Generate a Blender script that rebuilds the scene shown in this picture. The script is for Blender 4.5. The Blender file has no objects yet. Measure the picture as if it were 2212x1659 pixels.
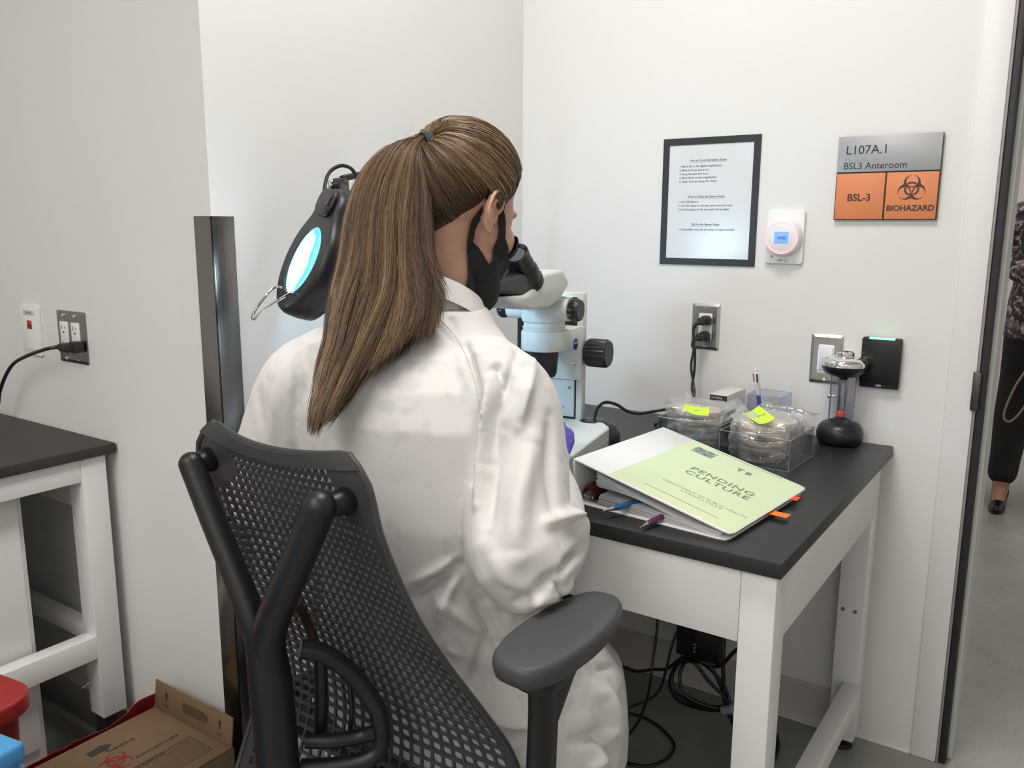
import bpy, bmesh, math, random
import numpy as np
from mathutils import Vector, Matrix, Euler
from mathutils.bvhtree import BVHTree
from mathutils import noise as mnoise

SC = bpy.context.scene
COL = SC.collection
PI = math.pi
rnd = random.Random(7)

# ------------------------------------------------------------------ camera
F_PX = 1826.78
CAM = Vector((0.0, 0.0, 1.226))
YAW, PITCH, ROLL = math.radians(124.276), math.radians(10.60), math.radians(0.25)
_fw = Vector((math.cos(YAW)*math.cos(PITCH), math.sin(YAW)*math.cos(PITCH), -math.sin(PITCH)))
_r = _fw.cross(Vector((0, 0, 1))).normalized()
_u = _r.cross(_fw)
_c, _s = math.cos(ROLL), math.sin(ROLL)
RIGHT = _c*_r + _s*_u
UP = -_s*_r + _c*_u
FW = _fw
cd = bpy.data.cameras.new('camera'); cam = bpy.data.objects.new('camera', cd); COL.objects.link(cam)
cd.sensor_width = 36.0; cd.lens = 36.0*F_PX/2212.0; cd.clip_start = 0.02; cd.clip_end = 60
cam.matrix_world = Matrix(((RIGHT.x, UP.x, -FW.x, CAM.x), (RIGHT.y, UP.y, -FW.y, CAM.y), (RIGHT.z, UP.z, -FW.z, CAM.z), (0, 0, 0, 1)))
SC.camera = cam

# ------------------------------------------------------------------ light
SC.view_settings.view_transform = 'Standard'
SC.view_settings.look = 'None'
SC.view_settings.gamma = 1.0
SC.view_settings.use_curve_mapping = False
SC.view_settings.exposure = 0.8
w = bpy.data.worlds.new('world'); SC.world = w; w.use_nodes = True
w.node_tree.nodes['Background'].inputs[0].default_value = (0.93, 0.93, 1.0, 1)
w.node_tree.nodes['Background'].inputs[1].default_value = 0.15

def area_light(name, loc, sx, sy, power, color=(1, 1, 1), rot=(0, 0, 0)):
    l = bpy.data.lights.new(name, 'AREA'); l.shape = 'RECTANGLE'; l.size = sx; l.size_y = sy
    l.energy = power; l.color = color
    o = bpy.data.objects.new(name, l); COL.objects.link(o); o.location = loc; o.rotation_euler = rot
    return o
area_light('ceiling_and_fill_light', (-0.60, 1.04, 2.66), 0.6, 0.5, 12.8, (1.0, 0.965, 0.93))
area_light('ceiling_and_fill_light', (-0.95, -0.80, 2.66), 1.2, 1.2, 12, (1.0, 0.965, 0.93))
area_light('ceiling_and_fill_light', (0.9, -1.9, 2.4), 0.6, 1.2, 9, (1.0, 0.965, 0.93))  # added fill below the ceiling, brightens the low right wall; no real panel
area_light('ceiling_and_fill_light', (-0.8, -1.9, 2.66), 1.2, 1.2, 15, (1.0, 0.965, 0.93))
area_light('ceiling_and_fill_light', (-1.8, -1.2, 2.66), 0.6, 1.2, 3, (1.0, 0.965, 0.93))
area_light('hall_panel_light', (0.1, 4.6, 2.66), 0.6, 1.2, 22, (1.0, 0.97, 0.94))

# ------------------------------------------------------------------ measuring helpers (a pixel of the photo -> a point on a real plane)
def ray(px, py):
    return RIGHT*((px-1106)/F_PX) - UP*((py-829.5)/F_PX) + FW
def at(px, py, d): return CAM + ray(px, py)*d
def on_x(px, py, x): d = ray(px, py); return CAM + d*((x-CAM.x)/d.x)
def on_y(px, py, y): d = ray(px, py); return CAM + d*((y-CAM.y)/d.y)
def on_z(px, py, z): d = ray(px, py); return CAM + d*((z-CAM.z)/d.z)
def on_plane(px, py, p, n):
    d = ray(px, py); return CAM + d*((p-CAM).dot(n)/d.dot(n))
def proj(p):
    v = Vector(p)-CAM; z = v.dot(FW); return (1106+F_PX*v.dot(RIGHT)/z, 829.5-F_PX*v.dot(UP)/z, z)

# ------------------------------------------------------------------ materials
def mat(name, col, rough=0.5, metal=0.0, spec=0.5, noise=None, bump=None, **kw):
    """noise=(scale, amount) varies the colour a little; bump=(scale, strength)"""
    m = bpy.data.materials.new(name); m.use_nodes = True
    nt = m.node_tree; b = nt.nodes['Principled BSDF']
    b.inputs['Base Color'].default_value = (*col, 1)
    b.inputs['Roughness'].default_value = rough
    b.inputs['Metallic'].default_value = metal
    b.inputs['Specular IOR Level'].default_value = spec
    for k, v in kw.items():
        b.inputs[k.replace('_', ' ')].default_value = v
    if noise or bump:
        tc = nt.nodes.new('ShaderNodeTexCoord')
    if noise:
        n = nt.nodes.new('ShaderNodeTexNoise'); n.inputs['Scale'].default_value = noise[0]; n.inputs['Detail'].default_value = 4
        nt.links.new(tc.outputs['Object'], n.inputs['Vector'])
        r = nt.nodes.new('ShaderNodeValToRGB')
        a = noise[1]
        r.color_ramp.elements[0].position = .3; r.color_ramp.elements[1].position = .7
        r.color_ramp.elements[0].color = (*[max(0, c*(1-a)) for c in col], 1)
        r.color_ramp.elements[1].color = (*[min(1, c*(1+a)) for c in col], 1)
        nt.links.new(n.outputs['Fac'], r.inputs['Fac']); nt.links.new(r.outputs['Color'], b.inputs['Base Color'])
    if bump:
        n = nt.nodes.new('ShaderNodeTexNoise'); n.inputs['Scale'].default_value = bump[0]; n.inputs['Detail'].default_value = 3
        nt.links.new(tc.outputs['Object'], n.inputs['Vector'])
        bp = nt.nodes.new('ShaderNodeBump'); bp.inputs['Strength'].default_value = bump[1]; bp.inputs['Distance'].default_value = 0.001
        nt.links.new(n.outputs['Fac'], bp.inputs['Height']); nt.links.new(bp.outputs['Normal'], b.inputs['Normal'])
    return m
def emit(name, col, strength, base=None):
    m = mat(name, base or col, 0.4)
    b = m.node_tree.nodes['Principled BSDF']
    b.inputs['Emission Color'].default_value = (*col, 1); b.inputs['Emission Strength'].default_value = strength
    return m
def clear(name, tint=(.95, .96, .97), gloss=0.12, rough=0.05, trans=(.96, .97, .98)):
    """clear plastic: see-through with a sheen that grows at grazing angles"""
    m = bpy.data.materials.new(name); m.use_nodes = True; nt = m.node_tree
    nt.nodes.remove(nt.nodes['Principled BSDF'])
    out = nt.nodes['Material Output']
    t = nt.nodes.new('ShaderNodeBsdfTransparent'); t.inputs[0].default_value = (*trans, 1)
    g = nt.nodes.new('ShaderNodeBsdfGlossy'); g.inputs['Color'].default_value = (*tint, 1); g.inputs['Roughness'].default_value = rough
    lw = nt.nodes.new('ShaderNodeLayerWeight'); lw.inputs['Blend'].default_value = 0.35
    ma = nt.nodes.new('ShaderNodeMath'); ma.operation = 'MULTIPLY_ADD'; ma.inputs[1].default_value = 0.7; ma.inputs[2].default_value = gloss
    ma.use_clamp = True
    mx = nt.nodes.new('ShaderNodeMixShader')
    nt.links.new(lw.outputs['Fresnel'], ma.inputs[0]); nt.links.new(ma.outputs[0], mx.inputs[0])
    nt.links.new(t.outputs[0], mx.inputs[1]); nt.links.new(g.outputs[0], mx.inputs[2]); nt.links.new(mx.outputs[0], out.inputs['Surface'])
    return m

M = {}
M['wall'] = mat('painted_wall', (.79, .78, .765), 0.55, noise=(2.5, .012), bump=(220, .12))
M['ceiling'] = mat('painted_ceiling', (.85, .85, .84), 0.8, bump=(90, .1))
M['frame_paint'] = mat('painted_door_frame', (.80, .79, .78), 0.35, noise=(3, .01), bump=(60, .05))
M['base'] = mat('cove_base', (.55, .53, .51), 0.5)
M['seal'] = mat('black_rubber_seal', (.018, .018, .02), 0.55, noise=(40, .3))
M['jamb'] = mat('grey_jamb_strip', (.62, .64, .60), 0.4)
M['steel'] = mat('brushed_steel', (.50, .48, .46), 0.28, 1.0)
M['chrome'] = mat('chrome', (.80, .80, .80), 0.06, 1.0)
M['white_metal'] = mat('white_powder_coat', (.80, .80, .79), 0.35, bump=(400, .08))
M['top'] = mat('black_laminate', (.018, .020, .021), 0.42, noise=(60, .12), bump=(500, .06))
M['top_edge'] = mat('black_laminate_edge', (.024, .027, .027), 0.45)
M['white'] = mat('white_plastic', (.80, .80, .79), 0.35)
M['black'] = mat('black_plastic', (.012, .012, .013), 0.4)
M['black_soft'] = mat('black_soft_plastic', (.016, .016, .018), 0.6)
M['cord'] = mat('black_cord', (.012, .012, .014), 0.38)
M['ink'] = mat('black_ink', (.025, .025, .03), 0.6)
M['ink_grey'] = mat('grey_ink', (.16, .17, .18), 0.6)

# ------------------------------------------------------------------ mesh builder
class MB:
    def __init__(s): s.bm = bmesh.new()
    def _add(s, geom_bm, Mx=None, mi=0):
        if Mx is not None: bmesh.ops.transform(geom_bm, matrix=Mx, verts=geom_bm.verts)
        for f in geom_bm.faces: f.material_index = mi
        me = bpy.data.meshes.new('tmp'); geom_bm.to_mesh(me); geom_bm.free()
        s.bm.from_mesh(me); bpy.data.meshes.remove(me); return s
    def box(s, x0, x1, y0, y1, z0, z1, bev=0.0, seg=2, Mx=None, mi=0, vert_only=False):
        b = bmesh.new(); bmesh.ops.create_cube(b, size=1)
        for v in b.verts:
            v.co = Vector(((x0+x1)/2+v.co.x*(x1-x0), (y0+y1)/2+v.co.y*(y1-y0), (z0+z1)/2+v.co.z*(z1-z0)))
        if bev > 0:
            ed = [e for e in b.edges if (not vert_only) or abs((e.verts[0].co-e.verts[1].co).z) > 1e-6]
            bmesh.ops.bevel(b, geom=ed, offset=bev, segments=seg, profile=0.5, affect='EDGES')
        return s._add(b, Mx, mi)
    def cyl(s, p0, p1, r0, r1=None, n=24, bev=0.0, Mx=None, mi=0):
        p0, p1 = Vector(p0), Vector(p1); r1 = r0 if r1 is None else r1
        b = bmesh.new(); L = (p1-p0).length
        bmesh.ops.create_cone(b, cap_ends=True, segments=n, radius1=r0, radius2=r1, depth=L)
        if bev > 0:
            ed = [e for e in b.edges if abs(e.verts[0].co.z-e.verts[1].co.z) < 1e-7]
            bmesh.ops.bevel(b, geom=ed, offset=bev, segments=2, profile=0.5, affect='EDGES')
        q = (p1-p0).to_track_quat('Z', 'Y').to_matrix().to_4x4()
        T = Matrix.Translation((p0+p1)/2) @ q
        return s._add(b, (Mx @ T) if Mx is not None else T, mi)
    def lathe(s, prof, n=40, Mx=None, mi=0, sx=1, sy=1):
        b = bmesh.new(); rings = []
        for r, z in prof:
            if r < 1e-6: rings.append([b.verts.new((0, 0, z))])
            else: rings.append([b.verts.new((sx*r*math.cos(2*PI*i/n), sy*r*math.sin(2*PI*i/n), z)) for i in range(n)])
        for a, c in zip(rings, rings[1:]):
            for i in range(n):
                j = (i+1) % n
                if len(a) == 1 and len(c) == 1: continue
                if len(a) == 1: b.faces.new((a[0], c[i], c[j]))
                elif len(c) == 1: b.faces.new((a[j], a[i], c[0]))
                else: b.faces.new((a[i], a[j], c[j], c[i]))
        bmesh.ops.recalc_face_normals(b, faces=b.faces)
        return s._add(b, Mx, mi)
    def tube(s, pts, r, n=8, Mx=None, mi=0, flat=1.0, closed=False, ref=None):
        pts = [Vector(p) for p in pts]; b = bmesh.new(); rings = []
        N = len(pts)
        rs = r if isinstance(r, (list, tuple)) else [r]*N
        prev = None
        for i, p in enumerate(pts):
            if closed: t = (pts[(i+1) % N]-pts[i-1])
            else: t = pts[min(i+1, N-1)]-pts[max(i-1, 0)]
            t.normalize()
            if prev is None:
                a = Vector(ref) if ref else (Vector((0, 0, 1)) if abs(t.z) < .9 else Vector((1, 0, 0)))
            else: a = prev
            a = (a-t*a.dot(t)).normalized(); prev = a; c = t.cross(a)
            rings.append([b.verts.new(p+a*(rs[i]*flat*math.cos(2*PI*k/n))+c*(rs[i]*math.sin(2*PI*k/n))) for k in range(n)])
        m = N if closed else N-1
        for i in range(m):
            A, B = rings[i], rings[(i+1) % N]
            for k in range(n):
                j = (k+1) % n; b.faces.new((A[k], A[j], B[j], B[k]))
        if not closed: b.faces.new(rings[0][::-1]); b.faces.new(rings[-1])
        bmesh.ops.recalc_face_normals(b, faces=b.faces)
        return s._add(b, Mx, mi)
    def prism(s, poly, z0, z1, bev=0.0, seg=2, Mx=None, mi=0):
        b = bmesh.new(); lo = [b.verts.new((x, y, z0)) for x, y in poly]
        f = b.faces.new(lo); r = bmesh.ops.extrude_face_region(b, geom=[f])
        for v in [g for g in r['geom'] if isinstance(g, bmesh.types.BMVert)]: v.co.z = z1
        bmesh.ops.recalc_face_normals(b, faces=b.faces)
        if bev > 0:
            ed = [e for e in b.edges if abs(e.verts[0].co.z-e.verts[1].co.z) < 1e-7]
            bmesh.ops.bevel(b, geom=ed, offset=bev, segments=seg, profile=0.5, affect='EDGES')
        return s._add(b, Mx, mi)
    def sphere(s, c, r, n=16, sc=(1, 1, 1), Mx=None, mi=0):
        b = bmesh.new(); bmesh.ops.create_uvsphere(b, u_segments=n, v_segments=max(8, n//2), radius=r)
        T = Matrix.Translation(c) @ Matrix.Diagonal((*sc, 1))
        return s._add(b, (Mx @ T) if Mx is not None else T, mi)
    def grid(s, P, closed_u=False, closed_v=False, Mx=None, mi=0, thick=0.0):
        """P[i][j] points"""
        b = bmesh.new(); nu, nv = len(P), len(P[0])
        V = [[b.verts.new(P[i][j]) for j in range(nv)] for i in range(nu)]
        for i in range(nu if closed_u else nu-1):
            for j in range(nv if closed_v else nv-1):
                a = V[i][j]; c = V[(i+1) % nu][j]; d = V[(i+1) % nu][(j+1) % nv]; e = V[i][(j+1) % nv]
                try: b.faces.new((a, c, d, e))
                except ValueError: pass
        if thick:
            b.normal_update()
            bmesh.ops.solidify(b, geom=b.faces[:], thickness=thick)
        return s._add(b, Mx, mi)
    def build(s, name, m, parent=None, smooth=35, origin=None):
        bm = s.bm
        me = bpy.data.meshes.new(name)
        loc = Vector((0, 0, 0))
        if parent is None:
            if origin is None:
                xs = [v.co for v in bm.verts]
                loc = Vector(((min(v.x for v in xs)+max(v.x for v in xs))/2, (min(v.y for v in xs)+max(v.y for v in xs))/2, min(v.z for v in xs)))
            else: loc = Vector(origin)
            bmesh.ops.translate(bm, vec=-loc, verts=bm.verts)
        bm.to_mesh(me); bm.free()
        for mm in (m if isinstance(m, (list, tuple)) else [m]): me.materials.append(mm)
        if smooth:
            me.shade_smooth(); me.set_sharp_from_angle(angle=math.radians(smooth))
        o = bpy.data.objects.new(name, me); COL.objects.link(o); o.location = loc
        if parent is not None: o.parent = parent
        return o

def tag(o, label, cat, group=None, kind=None):
    o['label'] = label; o['category'] = cat
    if group: o['group'] = group
    if kind: o['kind'] = kind
    return o
def thing(name, label, cat, loc=(0, 0, 0), rotz=0.0, group=None):
    o = bpy.data.objects.new(name, None); COL.objects.link(o)
    o.location = loc; o.rotation_euler = (0, 0, rotz); o.empty_display_size = .05
    return tag(o, label, cat, group)
def struct(o, label=None):
    o['kind'] = 'structure'
    if label: o['label'] = label
    return o
def copy_tree(o, parent=None):
    c = o.copy(); COL.objects.link(c)
    if parent is not None: c.parent = parent
    for ch in list(o.children): copy_tree(ch, c)
    return c
ROTX = Matrix.Rotation(PI/2, 4, 'X')        # text standing on a wall that faces -y
def text(s, size, m, parent, Mx, name='lettering', align='CENTER', shear=0.0, depth=0.0002, bold=0.0, sx=1.0, res=3, space=1.0):
    cu = bpy.data.curves.new('t', 'FONT'); cu.body = s; cu.size = size; cu.align_x = align; cu.align_y = 'CENTER'
    cu.shear = shear; cu.extrude = depth; cu.offset = bold; cu.resolution_u = res; cu.space_character = space
    o = bpy.data.objects.new('t', cu); COL.objects.link(o)
    dg = bpy.context.evaluated_depsgraph_get()
    me = bpy.data.meshes.new_from_object(o.evaluated_get(dg))
    bpy.data.objects.remove(o); bpy.data.curves.remove(cu)
    me.transform(Mx @ Matrix.Diagonal((sx, 1, 1, 1)))
    me.name = name; me.materials.clear(); me.materials.append(m)
    ob = bpy.data.objects.new(name, me); COL.objects.link(ob); ob.parent = parent
    return ob
def join_meshes(obs, name):
    """several lettering meshes of one part -> one mesh"""
    b = bmesh.new(); mats = []; par = obs[0].parent
    for o in obs:
        off = len(mats); mats += list(o.data.materials)
        t = o.data; n0 = len(b.faces); b.from_mesh(t); b.faces.ensure_lookup_table()
        for f in b.faces[n0:]: f.material_index += off
        bpy.data.objects.remove(o)
    me = bpy.data.meshes.new(name); b.to_mesh(me); b.free()
    for m in mats: me.materials.append(m)
    ob = bpy.data.objects.new(name, me); COL.objects.link(ob); ob.parent = par
    return ob
def spline(pts, n=8, closed=False):
    """Catmull-Rom through the points"""
    P = [Vector(p) for p in pts]; out = []; N = len(P)
    rng = range(N) if closed else range(N-1)
    for i in rng:
        p0 = P[i-1] if (closed or i > 0) else P[0]*2-P[1]
        p1 = P[i]; p2 = P[(i+1) % N]
        p3 = P[(i+2) % N] if (closed or i+2 < N) else P[-1]*2-P[-2]
        for k in range(n):
            t = k/n
            out.append(0.5*((2*p1)+(p2-p0)*t+(2*p0-5*p1+4*p2-p3)*t*t+(3*p1-p0-3*p2+p3)*t**3))
    if not closed: out.append(P[-1])
    return out
def rrect(w, h, r, n=5, cx=0, cy=0):
    out = []
    for (sx, sy, a0) in ((1, 1, 0), (-1, 1, 90), (-1, -1, 180), (1, -1, 270)):
        for k in range(n+1):
            a = math.radians(a0+90*k/n)
            out.append((cx+sx*(w/2-r)+r*math.cos(a), cy+sy*(h/2-r)+r*math.sin(a)))
    return out
def cells(test, x0, x1, y0, y1, n, m):
    """flat mesh of the small squares for which test(x, y) holds"""
    b = MB(); bm = b.bm; V = {}
    dx, dy = (x1-x0)/n, (y1-y0)/m
    def vv(i, j):
        if (i, j) not in V: V[(i, j)] = bm.verts.new((x0+i*dx, y0+j*dy, 0))
        return V[(i, j)]
    for i in range(n):
        for j in range(m):
            if test(x0+(i+.5)*dx, y0+(j+.5)*dy): bm.faces.new((vv(i, j), vv(i+1, j), vv(i+1, j+1), vv(i, j+1)))
    return b
def biohazard(x, y):
    """true inside the trefoil sign, sign about 52 units wide, centred at 0,0"""
    out = False; inn = False; gap = False; d0 = math.hypot(x, y)
    for k in range(3):
        a = PI/2+k*2*PI/3; ux, uy = math.cos(a), math.sin(a)
        if math.hypot(x-11*ux, y-11*uy) < 15: out = True
        if math.hypot(x-15*ux, y-15*uy) < 10.5: inn = True
        l = x*ux+y*uy; s_ = abs(-x*uy+y*ux)
        if l > 15 and s_ < 2: gap = True
        if -8 < l < 0 and s_ < .6: gap = True
    inring = 10 < d0 < 13.5
    sub = False
    for k in range(3):
        a = PI/2+k*2*PI/3; ux, uy = math.cos(a), math.sin(a)
        if math.hypot(x-15*ux, y-15*uy) < 9.5: sub = True
    if inring and sub: return True
    return out and not inn and not gap and d0 > 3
# ================================================================== the room
WY, WX, LY = 2.03, -1.351, 0.997          # right wall plane y, back wall plane x, left wall plane y
DX = -0.182                               # right wall ends at the door frame
struct(MB().box(-3.4, 1.9, -2.6, 7.2, -.05, 0).build('floor', None))
fl = bpy.data.objects['floor']
fm = mat('vinyl_floor', (.29, .285, .262), 0.32, noise=(7, .10), bump=(30, .05))
nt = fm.node_tree; b_ = nt.nodes['Principled BSDF']
vn = nt.nodes.new('ShaderNodeTexNoise'); vn.inputs['Scale'].default_value = 130; vn.inputs['Detail'].default_value = 2
tc = nt.nodes.new('ShaderNodeTexCoord'); nt.links.new(tc.outputs['Object'], vn.inputs['Vector'])
rp = nt.nodes.new('ShaderNodeValToRGB'); rp.color_ramp.elements[0].position = .30; rp.color_ramp.elements[1].position = .38
rp.color_ramp.elements[0].color = (.55, .55, .55, 1); rp.color_ramp.elements[1].color = (1, 1, 1, 1)
mx = nt.nodes.new('ShaderNodeMix'); mx.data_type = 'RGBA'; mx.blend_type = 'MULTIPLY'; mx.inputs[0].default_value = .6
old = b_.inputs['Base Color'].links[0].from_socket
nt.links.new(vn.outputs['Fac'], rp.inputs['Fac']); nt.links.new(old, mx.inputs[6]); nt.links.new(rp.outputs['Color'], mx.inputs[7])
nt.links.new(mx.outputs[2], b_.inputs['Base Color'])
fl.data.materials.clear(); fl.data.materials.append(fm)
struct(MB().box(-3.4, 1.9, -2.6, 7.2, 2.7, 2.75).build('ceiling', M['ceiling']))
struct(MB().box(WX-.12, DX-.055, WY, WY+.13, 0, 2.7).build('wall_right', M['wall'], smooth=0))
struct(MB().box(WX-.12, WX, LY, WY, 0, 2.7).build('wall_back', M['wall'], smooth=0))
struct(MB().box(-3.4, WX-.12, LY, LY+.12, 0, 2.7).build('wall_left', M['wall'], smooth=0))
struct(MB().box(-3.45, -3.4, -2.6, LY+.12, 0, 2.7).build('wall_far', M['wall'], smooth=0))
struct(MB().box(1.9, 2.0, -2.6, 7.2, 0, 2.7).build('wall_side', M['wall'], smooth=0))
struct(MB().box(-3.4, 2.0, -2.7, -2.6, 0, 2.7).build('wall_front', M['wall'], smooth=0))
struct(MB().box(0.95, 1.9, WY, WY+.13, 0, 2.7).build('wall_door_side', M['wall'], smooth=0))
struct(MB().box(DX-.055, .95, WY+.003, WY+.127, 2.15, 2.7).build('wall_over_door', M['wall'], smooth=0))
struct(MB().box(-1.6, 1.9, 6.6, 6.7, 0, 2.7).build('wall_hall', mat('hall_wall_paint', (.72, .66, .63), .6, noise=(3, .02)), smooth=0))
struct(MB().box(-1.6, -1.5, WY+.13, 6.6, 0, 2.7).build('wall_hall_left', M['wall'], smooth=0))
# door frame on the right: painted casing, black seal, pale jamb strip
dfr = struct(MB().box(DX-.055, DX, WY-.006, WY+.14, 0, 2.15, .004).build('door_1', M['frame_paint']))
o = MB().box(DX, DX+.0050, WY-.005, WY+.03, 0, 2.15, .001).build('door_edge', mat('grey_edge', (.30, .27, .29), .4), None)
o = bpy.data.objects['door_edge']; struct(o); o.name = 'trim_1'
o = struct(MB().box(DX+.0050, DX+.0200, WY-.002, WY+.09, 0, 2.15, .003).build('trim_2', M['seal']))
o = struct(MB().box(DX+.0050, DX+.0295, WY+.03, WY+.14, 0, 2.15, .002).build('trim_3', M['jamb']))
struct(MB().box(DX-.055, .95, WY-.006, WY+.14, 2.15, 2.2).build('trim_4', M['frame_paint']))
# strike plate
st = MB().box(DX-.006, DX+.010, WY-.012, WY+.02, .84, .925, .003).build('strike_plate', mat('dark_steel', (.12, .11, .12), .35, 1.0))
tag(st, 'dark metal strike plate on the edge of the door frame', 'strike plate')
# cove base along the foot of the right and back walls
cb = MB()
cb.prism([(0, 0), (.014, 0), (.010, .006), (.007, .03), (.007, .10), (.004, .104), (0, .104)], WX+.007, -.405,
         Mx=Matrix(((0, 0, 1, 0), (-1, 0, 0, WY), (0, 1, 0, 0), (0, 0, 0, 1))))
struct(cb.build('baseboard_right', M['base'], smooth=30))
cb = MB(); cb.box(WX, WX+.007, LY+.0, WY, 0, .104, .002)
struct(cb.build('baseboard_back', M['base']))
cb = MB(); cb.box(-3.39, WX-.05, LY-.007, LY, 0, .10, .002)
struct(cb.build('baseboard_left', mat('cove_base_grey', (.36, .35, .34), .5)))
bead = MB(); bead.box(-.42, DX-.056, WY-.004, WY+.001, 0, .005, .001)
struct(bead.build('trim_5', mat('pale_sealant', (.8, .78, .74), .25)))
bead = MB(); bead.box(WX, -.42, WY-.019, WY-.014, 0, .004, .001)
struct(bead.build('trim_6', mat('pale_sealant_b', (.75, .74, .70), .3)))

# ---- stainless corner guard wrapped round the outside corner
cg = MB()
t_ = .0025
cg.box(WX-.049, WX+t_, LY-t_, LY, 0.03, 1.241, .0006)
cg.box(WX, WX+t_, LY-t_, LY+.049, 0.03, 1.241, .0006)
gm = mat('guard_steel', (.24, .23, .22), .26, 1.0)
nt = gm.node_tree; b_ = nt.nodes['Principled BSDF']
tcn = nt.nodes.new('ShaderNodeTexCoord'); mp = nt.nodes.new('ShaderNodeMapping'); mp.inputs['Scale'].default_value = (90, 90, 1.2)
nn = nt.nodes.new('ShaderNodeTexNoise'); nn.inputs['Scale'].default_value = 4
bb = nt.nodes.new('ShaderNodeBump'); bb.inputs['Strength'].default_value = .25; bb.inputs['Distance'].default_value = .001
nt.links.new(tcn.outputs['Object'], mp.inputs[0]); nt.links.new(mp.outputs[0], nn.inputs['Vector']); nt.links.new(nn.outputs['Fac'], bb.inputs['Height']); nt.links.new(bb.outputs['Normal'], b_.inputs['Normal'])
tag(cg.build('corner_guard', gm), 'stainless steel corner guard on the outside wall corner behind the chair', 'corner guard')

# ================================================================== the two lab tables
def screw(mb, p, n, r=.004):
    p = Vector(p); n = Vector(n); mb.cyl(p-n*.002, p+n*.0022, r, r*.8, 14)
tb = thing('lab_table', 'white framed lab table with black top under the microscope and binder', 'table', (-.84, 1.61, 0))
ox, oy = -.84, 1.61
def tbx(mb, x0, x1, y0, y1, z0, z1, bev=.0015): mb.box(x0-ox, x1-ox, y0-oy, y1-oy, z0, z1, bev)
m = MB(); tbx(m, -1.346, -.332, 1.195, 2.026, .7125, .738, .0018); m.build('tabletop', M['top'], tb)
for nm, (x0, x1, y0, y1) in dict(a=(-.395, -.340, 1.203, 1.258), b=(-.408, -.350, 1.945, 2.005), c=(-1.335, -1.28, 1.203, 1.258), d=(-1.335, -1.28, 1.945, 2.005)).items():
    m = MB(); tbx(m, x0, x1, y0, y1, .03, .7125, .0025); lg = m.build('leg', M['white_metal'], tb)
    m = MB(); m.cyl(((x0+x1)/2-ox, (y0+y1)/2-oy, .0), ((x0+x1)/2-ox, (y0+y1)/2-oy, .012), .024, .024, 24, .002); m.cyl(((x0+x1)/2-ox, (y0+y1)/2-oy, .012), ((x0+x1)/2-ox, (y0+y1)/2-oy, .035), .007)
    f = m.build('foot', M['black'], lg)
    if nm == 'b':
        for px, py in ((1821, 1315), (1847, 1322), (1819, 1641)):
            p = on_y(px, py, 1.945); m = MB(); screw(m, (p.x-ox, 1.945-oy, p.z), (0, -1, 0), .0052); m.build('bolt', bpy.data.materials.get('bolt_steel') or mat('bolt_steel', (.28, .27, .26), .3, 1.0), lg)
m = MB(); tbx(m, -1.28, -.396, 1.206, 1.225, .591, .7125); m.build('front_apron', M['white_metal'], tb)
m = MB(); tbx(m, -.362, -.343, 1.259, 1.945, .591, .7125); m.build('side_apron', M['white_metal'], tb)
m = MB(); tbx(m, -1.333, -1.314, 1.259, 1.945, .591, .7125); m.build('side_apron', M['white_metal'], tb)
m = MB(); tbx(m, -1.28, -.41, 1.985, 2.004, .591, .7125); m.build('rear_apron', M['white_metal'], tb)
m = MB(); tbx(m, -.381, -.343, 1.259, 1.945, .127, .18); m.build('stretcher', M['white_metal'], tb)
m = MB(); tbx(m, -1.333, -1.295, 1.259, 1.945, .127, .18); m.build('stretcher', M['white_metal'], tb)

t2 = thing('lab_table', 'white framed lab table with charcoal top at the left, beside the red bin', 'table', (-2.3, .55, 0))
ox, oy = -2.3, .55
m = MB(); tbx(m, -2.95, -1.723, -.1, .992, .7345, .757, .0018); m.build('tabletop', mat('charcoal_laminate', (.030, .028, .026), .5, noise=(60, .1), bump=(500, .05)), t2)
for x0, x1, y0, y1 in ((-1.79, -1.735, .918, .974), (-1.79, -1.735, -.09, -.035), (-2.94, -2.885, .918, .974), (-2.94, -2.885, -.09, -.035)):
    m = MB(); tbx(m, x0, x1, y0, y1, .128, .7345, .0025); lg = m.build('leg', M['white_metal'], t2)
    m = MB(); tbx(m, x0+.006, x1-.006, y0+.006, y1-.006, 0.0, .135, .002); ft = m.build('leg_extension', M['black'], lg)
    m = MB(); m.cyl((x1-.045-ox, y0-oy-.022, .20), (x1-.045-ox, y0-oy, .205), .003, .003, 10); m.build('set_screw', M['chrome'], lg)
m = MB(); tbx(m, -1.754, -1.737, -.035, .918, .683, .7345); m.build('side_apron', M['white_metal'], t2)
m = MB(); tbx(m, -2.885, -1.79, .95, .969, .60, .7345); m.build('rear_apron', M['white_metal'], t2)
m = MB(); tbx(m, -1.775, -1.737, -.035, .918, .275, .328); m.build('stretcher', M['white_metal'], t2)
m = MB(); tbx(m, -2.885, -1.79, .935, .97, .288, .322); m.build('stretcher', M['white_metal'], t2)
# white cabinet standing under the left table
cbn = thing('storage_cabinet', 'plain white cabinet standing under the left table', 'cabinet', (-2.2, .45, 0))
m = MB(); m.box(-.4, .4, -.45, .37, .02, .70, .003); m.build('body', mat('cabinet_white', (.74, .73, .71), .4), cbn)
m = MB(); m.box(-.39, .39, -.44, .36, 0, .02, .001); m.build('plinth', M['black'], cbn)
m = MB(); m.box(.40, .414, -.05, .355, .10, .69, .002); m.build('door', mat('cabinet_door_white', (.76, .75, .73), .38), cbn)

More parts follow.
